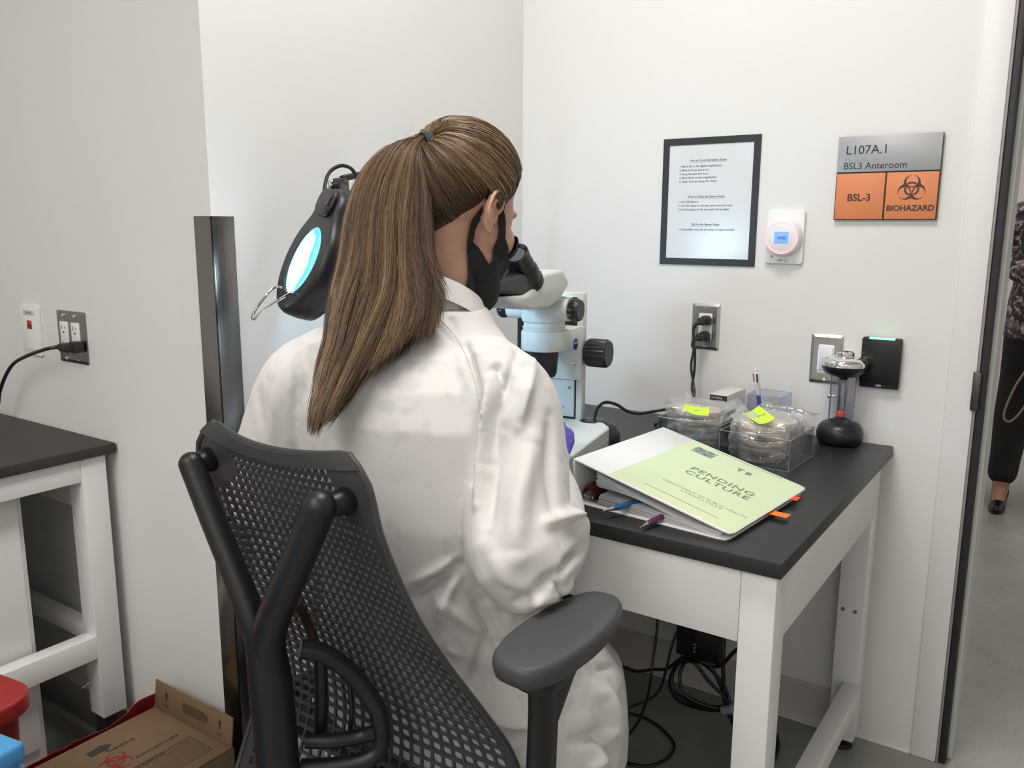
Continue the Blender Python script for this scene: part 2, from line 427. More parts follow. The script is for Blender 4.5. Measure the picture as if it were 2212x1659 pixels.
# ================================================================== wall fittings
def wall_thing(name, label, cat, px, py, y, group=None):
    p = on_y(px, py, y); return thing(name, label, cat, (p.x, y, p.z), 0, group), p
def plate(mb, w, h, t=.005, r=.004, mi=0):
    # bevelled plate: sloped rim, flat front at y=-t
    Mx = ROTX
    lo = rrect(w, h, r); hi = rrect(w-.014, h-.014, r*.7)
    P = [[Vector((x, y, 0)) for x, y in lo], [Vector((x, y, t*.45)) for x, y in lo], [Vector((x, y, t)) for x, y in hi]]
    mb.grid(P, closed_v=True, Mx=Mx, mi=mi)
    b = bmesh.new(); b.faces.new([b.verts.new((x, y, t)) for x, y in hi]); mb._add(b, Mx, mi)
M['plate'] = mat('stainless_plate', (.52, .50, .48), .25, 1.0, bump=(900, .1))
M['slot'] = mat('dark_slot', (.03, .03, .03), .6)

# duplex outlet with two plugs, right wall
t, p = wall_thing('wall_outlet', 'stainless double outlet with two black plugs above the table', 'outlet', 1525, 705, WY)
m = MB(); plate(m, .073, .116); m.build('cover_plate', M['plate'], t)
m = MB(); m.box(-.0175, .0175, -.0065, -.004, -.034, .034, .002); rc = m.build('receptacle', M['white'], t)
for z in (.049, -.049):
    m = MB(); m.cyl((0, -.0045, z), (0, -.007, z), .004, .0032, 14); m.build('screw', M['chrome'], t)
def plug(px, py, label, group, path, end_dir):
    pt = thing('power_plug', label, 'plug', (px, WY-.0065, py), 0, group)
    m = MB(); m.prism([(-.013, -.010), (.013, -.010), (.013, .006), (.006, .012), (-.006, .012), (-.013, .006)], 0, .022, .002, Mx=ROTX)
    m.box(-.012, .008, -.040, -.018, -.010, .009, .005)
    m.build('plug_body', M['black_soft'], pt)
    m = MB(); m.tube([Vector((-.006, -.035, -.002)), Vector((-.014, -.041, -.008)), Vector((-.018, -.043, -.020))], [.006, .005, .0036], 10); m.build('strain_relief', M['black'], pt)
    m = MB(); m.tube(spline([Vector(q)-Vector(pt.location) for q in path], 8), .0033, 8); m.build('cord', M['cord'], pt)
    return pt
u1 = on_y(1523, 693, WY-.02); u2 = on_y(1520, 727, WY-.02)
pA = [(u1.x-.018, WY-.05, u1.z-.02), on_y(1499, 750, 1.975), on_y(1493, 790, 1.97), on_y(1498, 830, 1.965), on_y(1500, 850, 1.95), on_y(1490, 870, 1.93), on_y(1482, 893, 1.905), (-.86, 1.9, .742), (-.86, 1.94, .741)]
pB = [(u2.x-.018, WY-.05, u2.z-.02), on_y(1501, 755, 1.978), on_y(1500, 800, 1.975), on_y(1495, 835, 1.97), on_y(1497, 850, 1.955), on_y(1504, 872, 1.93), (-.77, 1.93, .75), (-.735, 1.945, .745)]
plug(u1.x, u1.z, 'upper black plug in the stainless outlet', 'plugs in the right outlet', pA, None)
plug(u2.x, u2.z, 'lower black plug in the stainless outlet', 'plugs in the right outlet', pB, None)

# light switch
t, p = wall_thing('light_switch', 'stainless framed white paddle light switch behind the tall instrument', 'light switch', 1785, 775, WY)
m = MB(); plate(m, .072, .115); m.build('cover_plate', M['plate'], t)
m = MB(); m.box(-.018, .018, -.008, -.004, -.034, .034, .002); m.build('switch_frame', M['white'], t)
m = MB(); m.box(-.015, .015, -.0105, -.0075, -.025, .029, .0015); m.build('paddle', mat('paddle_white', (.78, .80, .84), .3), t)
m = MB(); m.box(-.0175, -.0155, -.0086, -.0079, -.026, .020); m.build('indicator', emit('indicator_blue', (.35, .4, 1), .8), t)
for z in (.0475, -.0475):
    m = MB(); m.cyl((0, -.0045, z), (0, -.0075, z), .0045, .0035, 14); m.build('screw', M['chrome'], t)

# access card reader
q = [on_y(*c, WY) for c in ((1864, 723), (1955, 729), (1858, 840), (1944, 846))]
cx = (q[0].x+q[1].x+q[2].x+q[3].x)/4; cz = (q[0].z+q[1].z+q[2].z+q[3].z)/4
t = thing('card_reader', 'black card reader with a green light bar beside the door frame', 'card reader', (cx, WY, cz))
m = MB(); m.box(-.041, .041, -.017, 0, -.055, .059, .003); m.build('housing', M['black'], t)
m = MB(); m.box(-.0415, .0415, -.0195, -.0165, -.0435, .0575, .0015); m.build('face_plate', mat('reader_face', (.008, .008, .009), .32), t)
m = MB(); m.box(-.027, .027, -.0202, -.012, .0555, .0598, .001); m.build('light_bar', emit('green_bar', (.22, .85, .45), 1.0, (.2, .7, .4)), t)
o = text('HID', .0070, mat('pale_blue_ink', (.35, .42, .6), .5), t, Matrix.Translation((0, -.0175, -.0490)) @ ROTX, 'lettering', bold=.0003)

# pressure monitor
t, p = wall_thing('room_monitor', 'white room pressure monitor with a pink ring and small blue screen', 'monitor', 1697, 512, WY)
m = MB(); m.prism(rrect(.089, .124, .007), 0, .009, .002, Mx=ROTX)
m.build('back_plate', mat('monitor_white', (.83, .82, .82), .35), t)
m = MB(); m.lathe([(0.043, 0), (.0425, .012), (.038, .024), (.034, .026), (.0, .0262)], 48, Mx=Matrix.Translation((0, -.007, -.001)) @ ROTX)
m.build('dial', mat('monitor_dial', (.84, .82, .83), .3), t)
m = MB(); m.lathe([(.0385, .0238), (.0385, .0250), (.0345, .0270), (.0340, .0262)], 48, Mx=Matrix.Translation((0, -.007, -.001)) @ ROTX)
m.build('light_ring', emit('pink_ring', (1.0, .32, .36), .55, (.9, .45, .5)), t)
m = MB(); m.box(-.0165, .0165, -.0345, -.032, -.0135, .0125, .0005); sc_ = m.build('screen', emit('blue_screen', (.12, .25, 1.0), .75, (.1, .2, .6)), t)
o = text('-0.002', .0088, mat('screen_ink', (.03, .05, .25), .5), t, Matrix.Translation((.001, -.0348, -.002)) @ ROTX, 'lettering', bold=.0001)
o = text('DPT 2-1', .0075, M['ink_grey'], t, Matrix.Translation((0, -.0093, -.0548)) @ ROTX, 'lettering', bold=.0001)
m = MB(); m.cyl((-.027, -.008, -.046), (-.027, -.0098, -.046), .003, .003, 16); m.build('button', mat('grey_button', (.35, .35, .36), .4), t)

# room sign with hazard panels
q = [on_y(*c, WY-.01) for c in ((1813, 296), (2040, 285), (1800, 474), (2022, 476))]
cx = sum(v.x for v in q)/4; cz = sum(v.z for v in q)/4; W_ = (q[1].x-q[0].x+q[3].x-q[2].x)/2; H_ = (q[0].z-q[2].z+q[1].z-q[3].z)/2
t = thing('room_sign', 'grey and orange room sign with a biohazard symbol, above the card reader', 'sign', (cx, WY, cz))
m = MB(); m.box(-W_/2, W_/2, -.010, -.003, -H_/2, H_/2, .0008); m.box(-W_/2+.02, W_/2-.02, -.004, 0, -H_/2+.02, H_/2-.02)
m.build('sign_board', mat('sign_black', (.03, .022, .02), .45), t)
zs = H_/2-H_*.425
m = MB(); m.box(-W_/2+.0002, W_/2-.001, -.0125, -.0095, zs, H_/2-.0002, .0006); m.build('name_panel', mat('sign_grey', (.40, .41, .42), .38, .3), t)
M['orange'] = mat('sign_orange', (.72, .245, .10), .45)
xm = -W_/2+W_*.497
m = MB(); m.box(-W_/2+.002, xm-.0018, -.0113, -.0095, -H_/2+.002, zs-.003, .0003); m.build('hazard_panel', M['orange'], t)
m = MB(); m.box(xm+.0018, W_/2-.002, -.0113, -.0095, -H_/2+.002, zs-.003, .0003); m.build('hazard_panel', M['orange'], t)
L = -W_/2
text('L107A.1', .0265, M['ink'], t, Matrix.Translation((L+.017, -.0127, H_/2-.0305)) @ ROTX, 'lettering', 'LEFT', sx=1.0)
text('BSL3 Anteroom', .0205, M['ink'], t, Matrix.Translation((L+.014, -.0127, zs+.0125)) @ ROTX, 'lettering', 'LEFT', sx=.98)
text('BSL-3', .0215, mat('sign_ink', (.06, .03, .025), .5), t, Matrix.Translation(((L+xm)/2-.001, -.0115, -H_/2+.048)) @ ROTX, 'lettering', bold=.0005)
text('BIOHAZARD', .0168, bpy.data.materials['sign_ink'], t, Matrix.Translation(((xm+W_/2)/2, -.0115, -H_/2+.0245)) @ ROTX, 'lettering', bold=.0005)
sb = cells(biohazard, -28, 28, -24, 28, 170, 160)
S_ = .00112
bmesh.ops.transform(sb.bm, matrix=Matrix.Translation(((xm+W_/2)/2, -.0116, -H_/2+.0655)) @ ROTX @ Matrix.Diagonal((S_, S_, 1, 1)), verts=sb.bm.verts)
sb.build('biohazard_symbol', bpy.data.materials['sign_ink'], t, smooth=0)
m = MB()
rb = random.Random(3)
for k in range(11):
    for a in range(2):
        for c in range(3):
            if rb.random() < .5: m.sphere((L+.017+k*.0066+a*.0023, -.0126, H_/2-.0545+c*.0023), .0007, 8)
m.build('braille', mat('braille_grey', (.22, .23, .24), .4), t)

# instruction sheet in a black frame
q = [on_y(*c, WY-.002) for c in ((1434, 302), (1645, 289), (1424, 570), (1632, 576))]
cx = sum(v.x for v in q)/4; cz = sum(v.z for v in q)/4
t = thing('framed_instructions', 'black framed sheet of printed microscope instructions on the wall', 'poster', (cx, WY, cz))
W_, H_ = .2475, .309
m = MB()
for a in ((-W_/2, W_/2, H_/2-.0165, H_/2), (-W_/2, W_/2, -H_/2, -H_/2+.0165), (-W_/2, -W_/2+.0165, -H_/2+.0165, H_/2-.0165), (W_/2-.0165, W_/2, -H_/2+.0165, H_/2-.0165)):
    m.box(a[0], a[1], -.0035, 0, a[2], a[3])
m.build('frame', mat('frame_black', (.020, .024, .028), .45), t)
m = MB(); m.box(-W_/2+.012, W_/2-.012, -.0018, 0, -H_/2+.012, H_/2-.012); m.build('sheet', mat('glossy_sheet', (.74, .77, .80), .22), t)
lines = [('How to Focus the Stereo Scope', 0, 1, .100), ('1. Move dial to the highest magnification', 0, 0, .0865), ('2. Make both eye pieces at 0', 0, 0, .0772), ('3. Bring the plate into focus', 0, 0, .0682),
         ('4. Move dial to lowest magnification', 0, 0, .0590), ('5. Adjust both eye pieces for clarity', 0, 0, .0500),
         ('How to Clean the Stereo Scope', 0, 1, .0130), ('1. Use 70% Ethanol', 0, 0, .0005), ('2. Use Kim wipes for the base and around the neck', 0, 0, -.0088), ('3. Use lens paper on the eye pieces and any glass', 0, 0, -.0180),
         ('QA for the Stereo Scope', 0, 1, -.0545), ('1. Occasionally move the eye pieces to keep moveable', 0, 0, -.0670)]
obs = []
for s_, _, head, z in lines:
    if head: obs.append(text(s_, .0076, M['ink_grey'], t, Matrix.Translation((-.006, -.0020, z)) @ ROTX, 'l', depth=0, bold=.00022, sx=.95, res=2))
    else: obs.append(text(s_, .0072, M['ink_grey'], t, Matrix.Translation((-.079, -.0020, z)) @ ROTX, 'l', 'LEFT', depth=0, bold=.00015, sx=.93, res=2))
m = MB()
for z, w_ in ((.0955, .094), (.0085, .094), (-.059, .074)): m.box(-.006-w_/2, -.006+w_/2, -.0021, -.0019, z-.0002, z+.0002)
obs.append(m.build('l', M['ink_grey'], t, smooth=0))
join_meshes(obs, 'printed_text')

# fittings on the left wall
q = [on_y(*c, LY) for c in ((124, 669), (184, 675), (134, 778), (195, 789))]
cx = sum(v.x for v in q)/4; cz = sum(v.z for v in q)/4
t = thing('wall_outlet', 'wide dark steel outlet with four sockets above the left table', 'outlet', (cx, LY, cz))
m = MB(); plate(m, .116, .116, .006); m.build('cover_plate', mat('dark_stainless', (.30, .28, .27), .3, 1.0), t)
for sx_ in (-.023, .023):
    m = MB(); m.box(sx_-.0165, sx_+.0165, -.0085, -.004, -.034, .034, .002); rc = m.build('receptacle', M['white'], t)
    m = MB()
    for z in (.018, -.018):
        m.box(sx_-.007, sx_-.0052, -.0088, -.008, z-.001, z+.007); m.box(sx_+.0052, sx_+.007, -.0088, -.008, z-.001, z+.006); m.cyl((sx_, -.0088, z-.008), (sx_, -.008, z-.008), .0026, .0026, 12)
    m.build('socket_slots', M['slot'], rc)
for sx_ in (-.023, .023):
    for z in (.048, -.048): m = MB(); m.cyl((sx_, -.005, z), (sx_, -.0085, z), .004, .0034, 12); m.build('screw', M['chrome'], t)
pz = on_y(165, 750, LY-.02)
pt = thing('power_plug', 'black plug with a cord that runs off the left edge of the photo', 'plug', (pz.x, LY-.009, pz.z))
m = MB(); m.box(-.013, .013, -.022, 0, -.012, .012, .003); m.box(-.032, .006, -.036, -.012, -.0095, .0085, .004); m.build('plug_body', M['black_soft'], pt)
m = MB(); m.tube([Vector((-.028, -.026, 0)), Vector((-.042, -.027, -.001)), Vector((-.052, -.028, -.002))], [.0075, .006, .0045], 12); m.build('strain_relief', M['black'], pt)
pts = [Vector((-.048, -.028, -.002))]+[on_y(a, b, LY-.05)-Vector(pt.location) for a, b in ((100, 754), (60, 768), (30, 785), (12, 812), (0, 845), (-8, 880))]+[Vector((-.36, -.06, -.155)), Vector((-.52, -.1, -.163))]
m = MB(); m.tube(spline(pts, 8), .0042, 8); m.build('cord', M['cord'], pt)

q = [on_y(*c, LY) for c in ((47, 658), (87, 662), (58, 762), (98, 771))]
cx = sum(v.x for v in q)/4; cz = sum(v.z for v in q)/4
t = thing('data_outlet', 'white data wall plate with one red port at the left', 'wall plate', (cx, LY, cz))
m = MB(); m.prism(rrect(.080, .116, .003), 0, .007, .0015, Mx=ROTX); m.build('cover_plate', M['white'], t)
m = MB(); m.box(-.011, .009, -.0085, -.006, .004, .024, .0006); pr_ = m.build('port', mat('red_port', (.45, .03, .03), .4), t)
m = MB(); m.box(-.006, .004, -.0089, -.008, .008, .016); m.build('port_opening', mat('dark_red', (.12, .01, .01), .6), pr_)
m = MB(); m.box(-.026, .024, -.0076, -.0065, .036, .048, .0004); m.build('label_window', mat('label_strip', (.62, .62, .58), .3), t)
m = MB(); m.box(-.024, .022, -.0076, -.0065, -.048, -.037, .0004); m.build('label_window', mat('label_strip_b', (.70, .70, .68), .3), t)
text('1D-002-A', .007, M['ink_grey'], t, Matrix.Translation((-.001, -.0078, .042)) @ ROTX)
# ================================================================== stereo microscope
TZ = .738
M['scope'] = mat('microscope_cream', (.66, .68, .65), 0.38, bump=(700, .05))
M['scope_blk'] = mat('microscope_black', (.014, .014, .015), 0.38)
sx0, sy0 = -.915, 1.479
SYAW = math.radians(8)
sc = thing('stereo_microscope', 'cream stereo microscope with black eyepieces and focus knobs on the black table', 'microscope', (sx0, sy0, TZ), SYAW)
def sl(p):
    """world point -> microscope coordinates"""
    d = Vector(p)-Vector((sx0, sy0, TZ)); c, s_ = math.cos(-SYAW), math.sin(-SYAW)
    return Vector((d.x*c-d.y*s_, d.x*s_+d.y*c, d.z))
def lx(px, py, xl):
    """pixel -> point of the plane x = xl in microscope coordinates"""
    n = Vector((math.cos(SYAW), math.sin(SYAW), 0)); return sl(on_plane(px, py, Vector((sx0, sy0, TZ))+n*xl, n))
# base: wedge that thins to the front, seam round it
def wedge(z_of, x_w, y0, y1, mb, bev=.006):
    pass
m = MB()
P = []
prof = [(-.20, .034), (-.12, .041), (0, .052), (.09, .062), (.165, .062)]
base_outline = [(-.075, -.205), (.075, -.205), (.090, -.19), (.100, .05), (.104, .088), (.098, .104), (.078, .128), (.050, .148), (.02, .160), (-.02, .160), (-.050, .148), (-.078, .128), (-.098, .104), (-.104, .088), (-.100, .05), (-.090, -.19)]
def ztop(y):
    for (a, za), (b, zb) in zip(prof, prof[1:]):
        if y <= b: return za+(zb-za)*max(0, (y-a)/(b-a))
    return prof[-1][1]
def shrink(pl, k): return [(x*(1-k/.1), y-(k if y > 0 else -k)) for x, y in pl]
lay = [(shrink(base_outline, .003), lambda y: .004), (base_outline, lambda y: .007), (base_outline, lambda y: ztop(y)*.62-.001), (shrink(base_outline, .002), lambda y: ztop(y)*.62), (shrink(base_outline, .002), lambda y: ztop(y)*.62+.0015), (base_outline, lambda y: ztop(y)*.62+.0025), (base_outline, lambda y: ztop(y)-.004), (shrink(base_outline, .002), lambda y: ztop(y)-.001), (shrink(base_outline, .006), lambda y: ztop(y))]
m.grid([[Vector((x, y, f(y))) for x, y in pl] for pl, f in lay], closed_v=True)
b = bmesh.new(); b.faces.new([b.verts.new((x, y, ztop(y))) for x, y in shrink(base_outline, .006)]); m._add(b)
m.build('base', M['scope'], sc, smooth=30)
for x, y in ((-.07, -.17), (.07, -.17), (-.075, .09), (.075, .09)): m = MB(); m.cyl((x, y, 0), (x, y, .006), .012, .012, 16); m.build('rubber_foot', M['scope_blk'], sc)
m = MB(); m.cyl((0, -.09, .041), (0, -.09, .0445), .048, .048, 40, .001); m.build('stage_plate', mat('stage_glass', (.30, .32, .32), .25), sc)
# pillar
yb = .143
m = MB(); m.box(-.066, .023, yb-.012, yb+.012, .058, .345, .0035); m.build('pillar', M['scope'], sc)
m = MB(); m.box(-.060, .006, yb-.0185, yb-.011, .068, .20, .001); fp = m.build('front_cover', mat('microscope_cover', (.62, .66, .68), .35), sc)
for px, py in ((1230, 837), (1217, 879)):
    m = MB()
    q_ = lx(px, py, .0); q2 = Vector((0, 0, 0))
    # on the front plane y = yb-.0185
    n = Vector((-math.sin(SYAW), math.cos(SYAW), 0)); w_ = on_plane(px, py, Vector((sx0, sy0, TZ))+n*(yb-.0185), n); q_ = sl(w_)
    m.cyl((q_.x, yb-.0195, q_.z), (q_.x, yb-.018, q_.z), .0032 if py < 850 else .0018, None, 14)
    m.build('screw', mat('grey_screw', (.2, .2, .24), .4), fp)
m = MB(); m.box(-.062, .009, yb-.013, yb-.0115, .062, .335, .001); m.build('rail', M['scope_blk'], sc)
# focus carriage: side profile with an arched underside, reaching forward to the ring
zc0 = lx(1255, 822, .026).z; zc1 = lx(1250, 707, .026).z
yk = yb-.012
zr = zc1-.041
pr = [(yb-.002, zc0), (yb-.026, zc0), (yb-.032, zc0+.02), (yb-.036, zc0+.045), (yb-.042, zc0+.060), (yb-.052, zr-.002), (yb-.066, zr+.004), (yb-.085, zr+.002), (yb-.085, zc1), (yb-.03, zc1+.001), (yb-.006, zc1-.002), (yb-.002, zc1-.008)]
YZX = Matrix(((0, 0, 1, 0), (1, 0, 0, 0), (0, 1, 0, 0), (0, 0, 0, 1)))
m = MB(); m.prism(pr, -.070, .026, .003, 2, Mx=YZX); car = m.build('focus_carriage', M['scope'], sc, smooth=40)
yr = yb-.125            # optical axis
m = MB(); m.lathe([(.046, zr), (.048, zr+.003), (.048, zc1-.004), (.046, zc1), (.036, zc1+.001), (.036, zr), (.046, zr)], 48, Mx=Matrix.Translation((-.020, yr, 0)))
m.box(-.066, .025, yr, yb-.08, zr+.002, zc1-.001, .003)
m.build('mounting_ring', M['scope'], sc, smooth=40)
n = Vector((math.cos(SYAW), math.sin(SYAW), 0))
q_ = lx(1243, 743, .026)
m = MB(); m.cyl((.0258, q_.y, q_.z), (.0268, q_.y, q_.z), .0125, .0125, 32, .0002); bd = m.build('round_badge', mat('badge_blue', (.02, .03, .22), .3), sc)
RZX = Matrix(((0, 0, 1, 0), (1, 0, 0, 0), (0, 1, 0, 0), (0, 0, 0, 1)))
text('OLYMPUS', .0048, mat('pale_print', (.55, .58, .70), .5), bd, Matrix.Translation((.0269, q_.y, q_.z+.002)) @ RZX, bold=.0001)
q_ = lx(1239, 788, .026)
m = MB(); m.cyl((.025, q_.y, q_.z), (.0275, q_.y, q_.z), .0052, .0045, 20); m.build('screw_boss', M['scope'], car)
m = MB(); m.cyl((.027, q_.y, q_.z), (.0278, q_.y, q_.z), .0024, .0024, 12); m.build('socket_screw', M['slot'], car)
# focus knobs (both sides), ribbed
qk = lx(1262, 765, .030)
kz = qk.z+.001; ky = yb+.002
def ribbed(x0, x1, r, y, z, mb, nr=36, depth=.0018):
    s_ = 1 if x1 > x0 else -1
    outline = [(r-(depth if (i % 4) in (0,) else 0)) for i in range(nr*2)]
    xs = [(x0, .80), (x0+s_*.006, .96), (x0+s_*.012, 1.0), (x1-s_*.006, 1.0), (x1-s_*.002, .98), (x1, .93)]
    P = []
    for x, k in xs:
        rib = (x, k) in xs[2:4] or True
        P.append([Vector((x, y+(outline[i] if 0 < xs.index((x, k)) < 4 else r-depth)*k*math.cos(2*PI*i/(nr*2)), z+(outline[i] if 0 < xs.index((x, k)) < 4 else r-depth)*k*math.sin(2*PI*i/(nr*2)))) for i in range(nr*2)])
    mb.grid(P, closed_v=True)
    b = bmesh.new(); b.faces.new([b.verts.new(v) for v in P[-1]]); b.faces.new([b.verts.new(v) for v in P[0]][::-1]); bmesh.ops.recalc_face_normals(b, faces=b.faces); mb._add(b)
for x0, x1 in ((.026, .080), (-.070, -.124)):
    m = MB(); ribbed(x0, x1, .0315, ky, kz, m); m.build('focus_knob', M['scope_blk'], sc, smooth=30)
# zoom body: round body on the ring, cross tube with a zoom knob at both ends
zb0 = zc1
m = MB(); m.lathe([(0, zb0-.02), (.035, zb0-.02), (.044, zb0+.001), (.0455, zb0+.008), (.043, zb0+.009), (.043, zb0+.017), (.047, zb0+.021), (.048, zb0+.034), (.043, zb0+.05), (0, zb0+.055)], 48, Mx=Matrix.Translation((-.020, yr, 0)))
zz = lx(1205, 677, .046).z
m.cyl((-.098, yr-.006, zz), (.040, yr-.006, zz), .0225, .0235, 36, .001)
m.build('zoom_body', M['scope'], sc, smooth=40)
for x0, x1 in ((.040, .064), (-.098, -.119)):
    m = MB(); ribbed(x0, x1, .0235, yr-.006, zz, m, 30, .0012); kb = m.build('zoom_knob', M['scope_blk'], sc, smooth=30)
o = text('1.2', .0055, mat('white_print', (.7, .7, .7), .5), sc, Matrix.Translation((.0465, yr-.006-.0236, zz+.003)) @ ROTX, 'lettering')
o = text('1.5', .0055, bpy.data.materials['white_print'], sc, Matrix.Translation((.0465, yr-.006-.0215, zz-.009)) @ Matrix.Rotation(-.4, 4, 'X') @ ROTX, 'lettering')
m = MB(); m.box(.030, .043, yr-.012, yr+.002, zz+.021, zz+.027, .002); m.build('zoom_index', M['scope'], sc)
# binocular head, side profile read on the plane of its right cheek
hx = .036
hp = [lx(*c, hx) for c in ((1085, 642), (1135, 638), (1160, 620), (1178, 592), (1217, 583), (1231, 612), (1213, 645), (1190, 664), (1150, 670), (1120, 662))]
m = MB(); m.prism([(v.y, v.z) for v in hp], -.076, hx, .006, 3, Mx=YZX)
m.build('binocular_head', M['scope'], sc, smooth=40)
text('OLYMPUS', .011, mat('grey_print', (.12, .12, .12), .5), sc, Matrix.Translation((-.016, (hp[3].y+hp[4].y)/2, (hp[3].z+hp[4].z)/2+.0005)) @ Matrix.Rotation(math.atan2(hp[4].z-hp[3].z, hp[4].y-hp[3].y), 4, 'X'), 'lettering')
# black prism house and the two eyepieces leaning to the observer
cup = lx(1113, 546, .0125)
rt = lx(1140, 608, .0125)
ax = (rt-cup).normalized()
side = Vector((1, 0, 0)); upv = side.cross(ax).normalized()
for s_ in (1, -1):
    c0 = Vector((-.020+s_*.0325, cup.y, cup.z)); ep = None
    m = MB()
    L_ = (rt-cup).length
    prf = [(0.0, .008), (.019, .008), (.0230, .0), (.0245, .001), (.0245, .012), (.0232, .018), (.0250, .024), (.0255, .034), (.0240, .038), (.0265, .042), (.0285, .048), (.0290, .060), (.0288, .070), (.0300, .074), (.0305, L_-.004), (.0305, L_+.006)]
    q_ = ax.to_track_quat('Z', 'Y').to_matrix().to_4x4()
    m.lathe(prf, 40, Mx=Matrix.Translation(c0) @ q_)
    ep = m.build('eyepiece', M['scope_blk'], sc, smooth=40)
    m = MB(); m.lathe([(0, .0055), (.0168, .0055)], 32, Mx=Matrix.Translation(c0+ax*-.0003) @ q_); m.build('lens', mat('coated_lens', (.02, .03, .03), .05, 0, .8), ep)
bp_ = [lx(*c, .028) for c in ((1040, 634), (1135, 639), (1158, 622), (1172, 596), (1160, 588), (1120, 590), (1060, 610))]
m = MB(); m.prism([(v.y, v.z) for v in bp_], -.068, .031, .009, 3, Mx=YZX)
m.build('eyepiece_mount', M['scope_blk'], sc, smooth=40)
# objective under the ring
m = MB(); m.lathe([(0, zc0+.022), (.024, zc0+.022), (.028, zc0+.030), (.032, zr+.01)], 36, Mx=Matrix.Translation((-.020, yr, 0))); m.build('objective', M['scope_blk'], sc)
# black round lamp house behind the base
q_ = Vector((.045, .125, 0))
m = MB(); m.lathe([(0, .064), (.030, .062), (.052, .050), (.062, .030), (.062, .0)], 40, Mx=Matrix.Translation((q_.x, q_.y+.02, 0))); m.build('lamp_house', M['scope_blk'], sc)
pts = [on_x(1283, 915, -.885), on_x(1285, 900, -.885), on_x(1292, 880, -.88), on_x(1308, 869, -.87), on_x(1332, 874, -.85), on_x(1355, 888, -.83), on_x(1378, 893, -.82), on_x(1410, 889, -.80), on_x(1440, 884, -.80), on_x(1462, 882, -.79), Vector((-.74, 1.93, .79)), Vector((-.72, 1.945, .785))]
m = MB(); m.tube([sl(p) for p in spline(pts, 8)], .0036, 8)
m.build('cord', M['cord'], sc)

# ================================================================== power unit, pen box with pen
q = [on_y(*c, 1.905) for c in ((1533, 850), (1572, 856))]
pu = thing('power_supply_box', 'small cream power unit with a black front behind the bagged dishes', 'power unit', (-.70, 1.925, TZ), math.radians(-2))
c0 = on_y(1533, 850, 1.885); c1 = on_y(1572, 856, 1.885); c2 = on_y(1611, 846, 1.98)
pw = c1.x-c0.x; ph = c0.z-TZ
pu.location = ((c0.x+c1.x)/2, 1.885, TZ)
m = MB(); m.box(-pw/2, pw/2, 0, .115, 0, ph, .0012); m.build('case', M['scope'], pu)
m = MB(); m.box(-pw/2+.0008, pw/2-.0008, -.0012, .001, .001, ph-.002, .0006); m.build('front_panel', mat('panel_black', (.012, .013, .014), .35), pu)
text('OLYMPUS', .0072, mat('panel_print', (.38, .40, .42), .5), pu, Matrix.Translation((-pw/2+.0035, -.0014, ph-.0085)) @ ROTX, align='LEFT', bold=.0002, sx=.9)
text('SZX2-PSLED', .0045, mat('panel_print_b', (.30, .32, .34), .5), pu, Matrix.Translation((-pw/2+.0035, -.0014, ph-.0150)) @ ROTX, align='LEFT', sx=.9)
m = MB(); m.lathe([(.013, 0), (.013, .008), (.011, .010), (0, .010)], 30, Mx=Matrix.Translation((0, -.001, ph-.034)) @ ROTX); m.build('dial', M['black'], pu)
m = MB(); m.lathe([(.0165, 0), (.0165, .0006), (.0155, .0006)], 40, Mx=Matrix.Translation((0, -.001, ph-.034)) @ ROTX); m.build('dial_mark', bpy.data.materials['panel_print'], pu)
for y in (.012, .095):
    m = MB(); m.cyl((0, y, ph-.0005), (0, y, ph+.0018), .0032, .0026, 12); m.build('screw', M['chrome'], pu)
text('OLYMPUS', .0045, M['ink_grey'], pu, Matrix.Translation((pw/2+.0003, .045, ph-.028)) @ RZX, align='LEFT')
text('CE  LISTED', .0040, M['ink_grey'], pu, Matrix.Translation((pw/2+.0003, .045, ph-.040)) @ RZX, align='LEFT')

M['acrylic'] = clear('clear_acrylic', gloss=.05, trans=(.93, .945, .955))
M['acrylic_blue'] = clear('clear_acrylic_tinted', gloss=.02, trans=(.965, .97, .985), tint=(.85, .88, 1))
M['edge'] = mat('acrylic_edge', (.36, .39, .39), .15, 0, .8, Transmission_Weight=.35)
def tray(name, label, cat, loc, rz, L_, W2, H2, th=.0025, acr=None, group=None, edge_m=None):
    t = thing(name, label, cat, loc, rz, group)
    m = MB(); m.box(-L_/2, L_/2, -W2/2, W2/2, 0, th); m.build('bottom', acr, t)
    for (a, b2, c, d) in ((-L_/2, L_/2, -W2/2, -W2/2+th), (-L_/2, L_/2, W2/2-th, W2/2), (-L_/2, -L_/2+th, -W2/2+th, W2/2-th), (L_/2-th, L_/2, -W2/2+th, W2/2-th)):
        m = MB(); m.box(a, b2, c, d, th, H2); m.build('side', acr, t)
    m = MB()
    rr = .0009
    cs = [(-L_/2, -W2/2), (L_/2, -W2/2), (L_/2, W2/2), (-L_/2, W2/2)]
    for (a, b2), (c, d) in zip(cs, cs[1:]+cs[:1]):
        m.cyl((a, b2, H2), (c, d, H2), rr, rr, 8); m.cyl((a, b2, .001), (c, d, .001), rr*.8, rr*.8, 8); m.cyl((a, b2, .0), (a, b2, H2), rr*.8, rr*.8, 8)
    m.build('edges', edge_m or M['edge'], t)
    return t
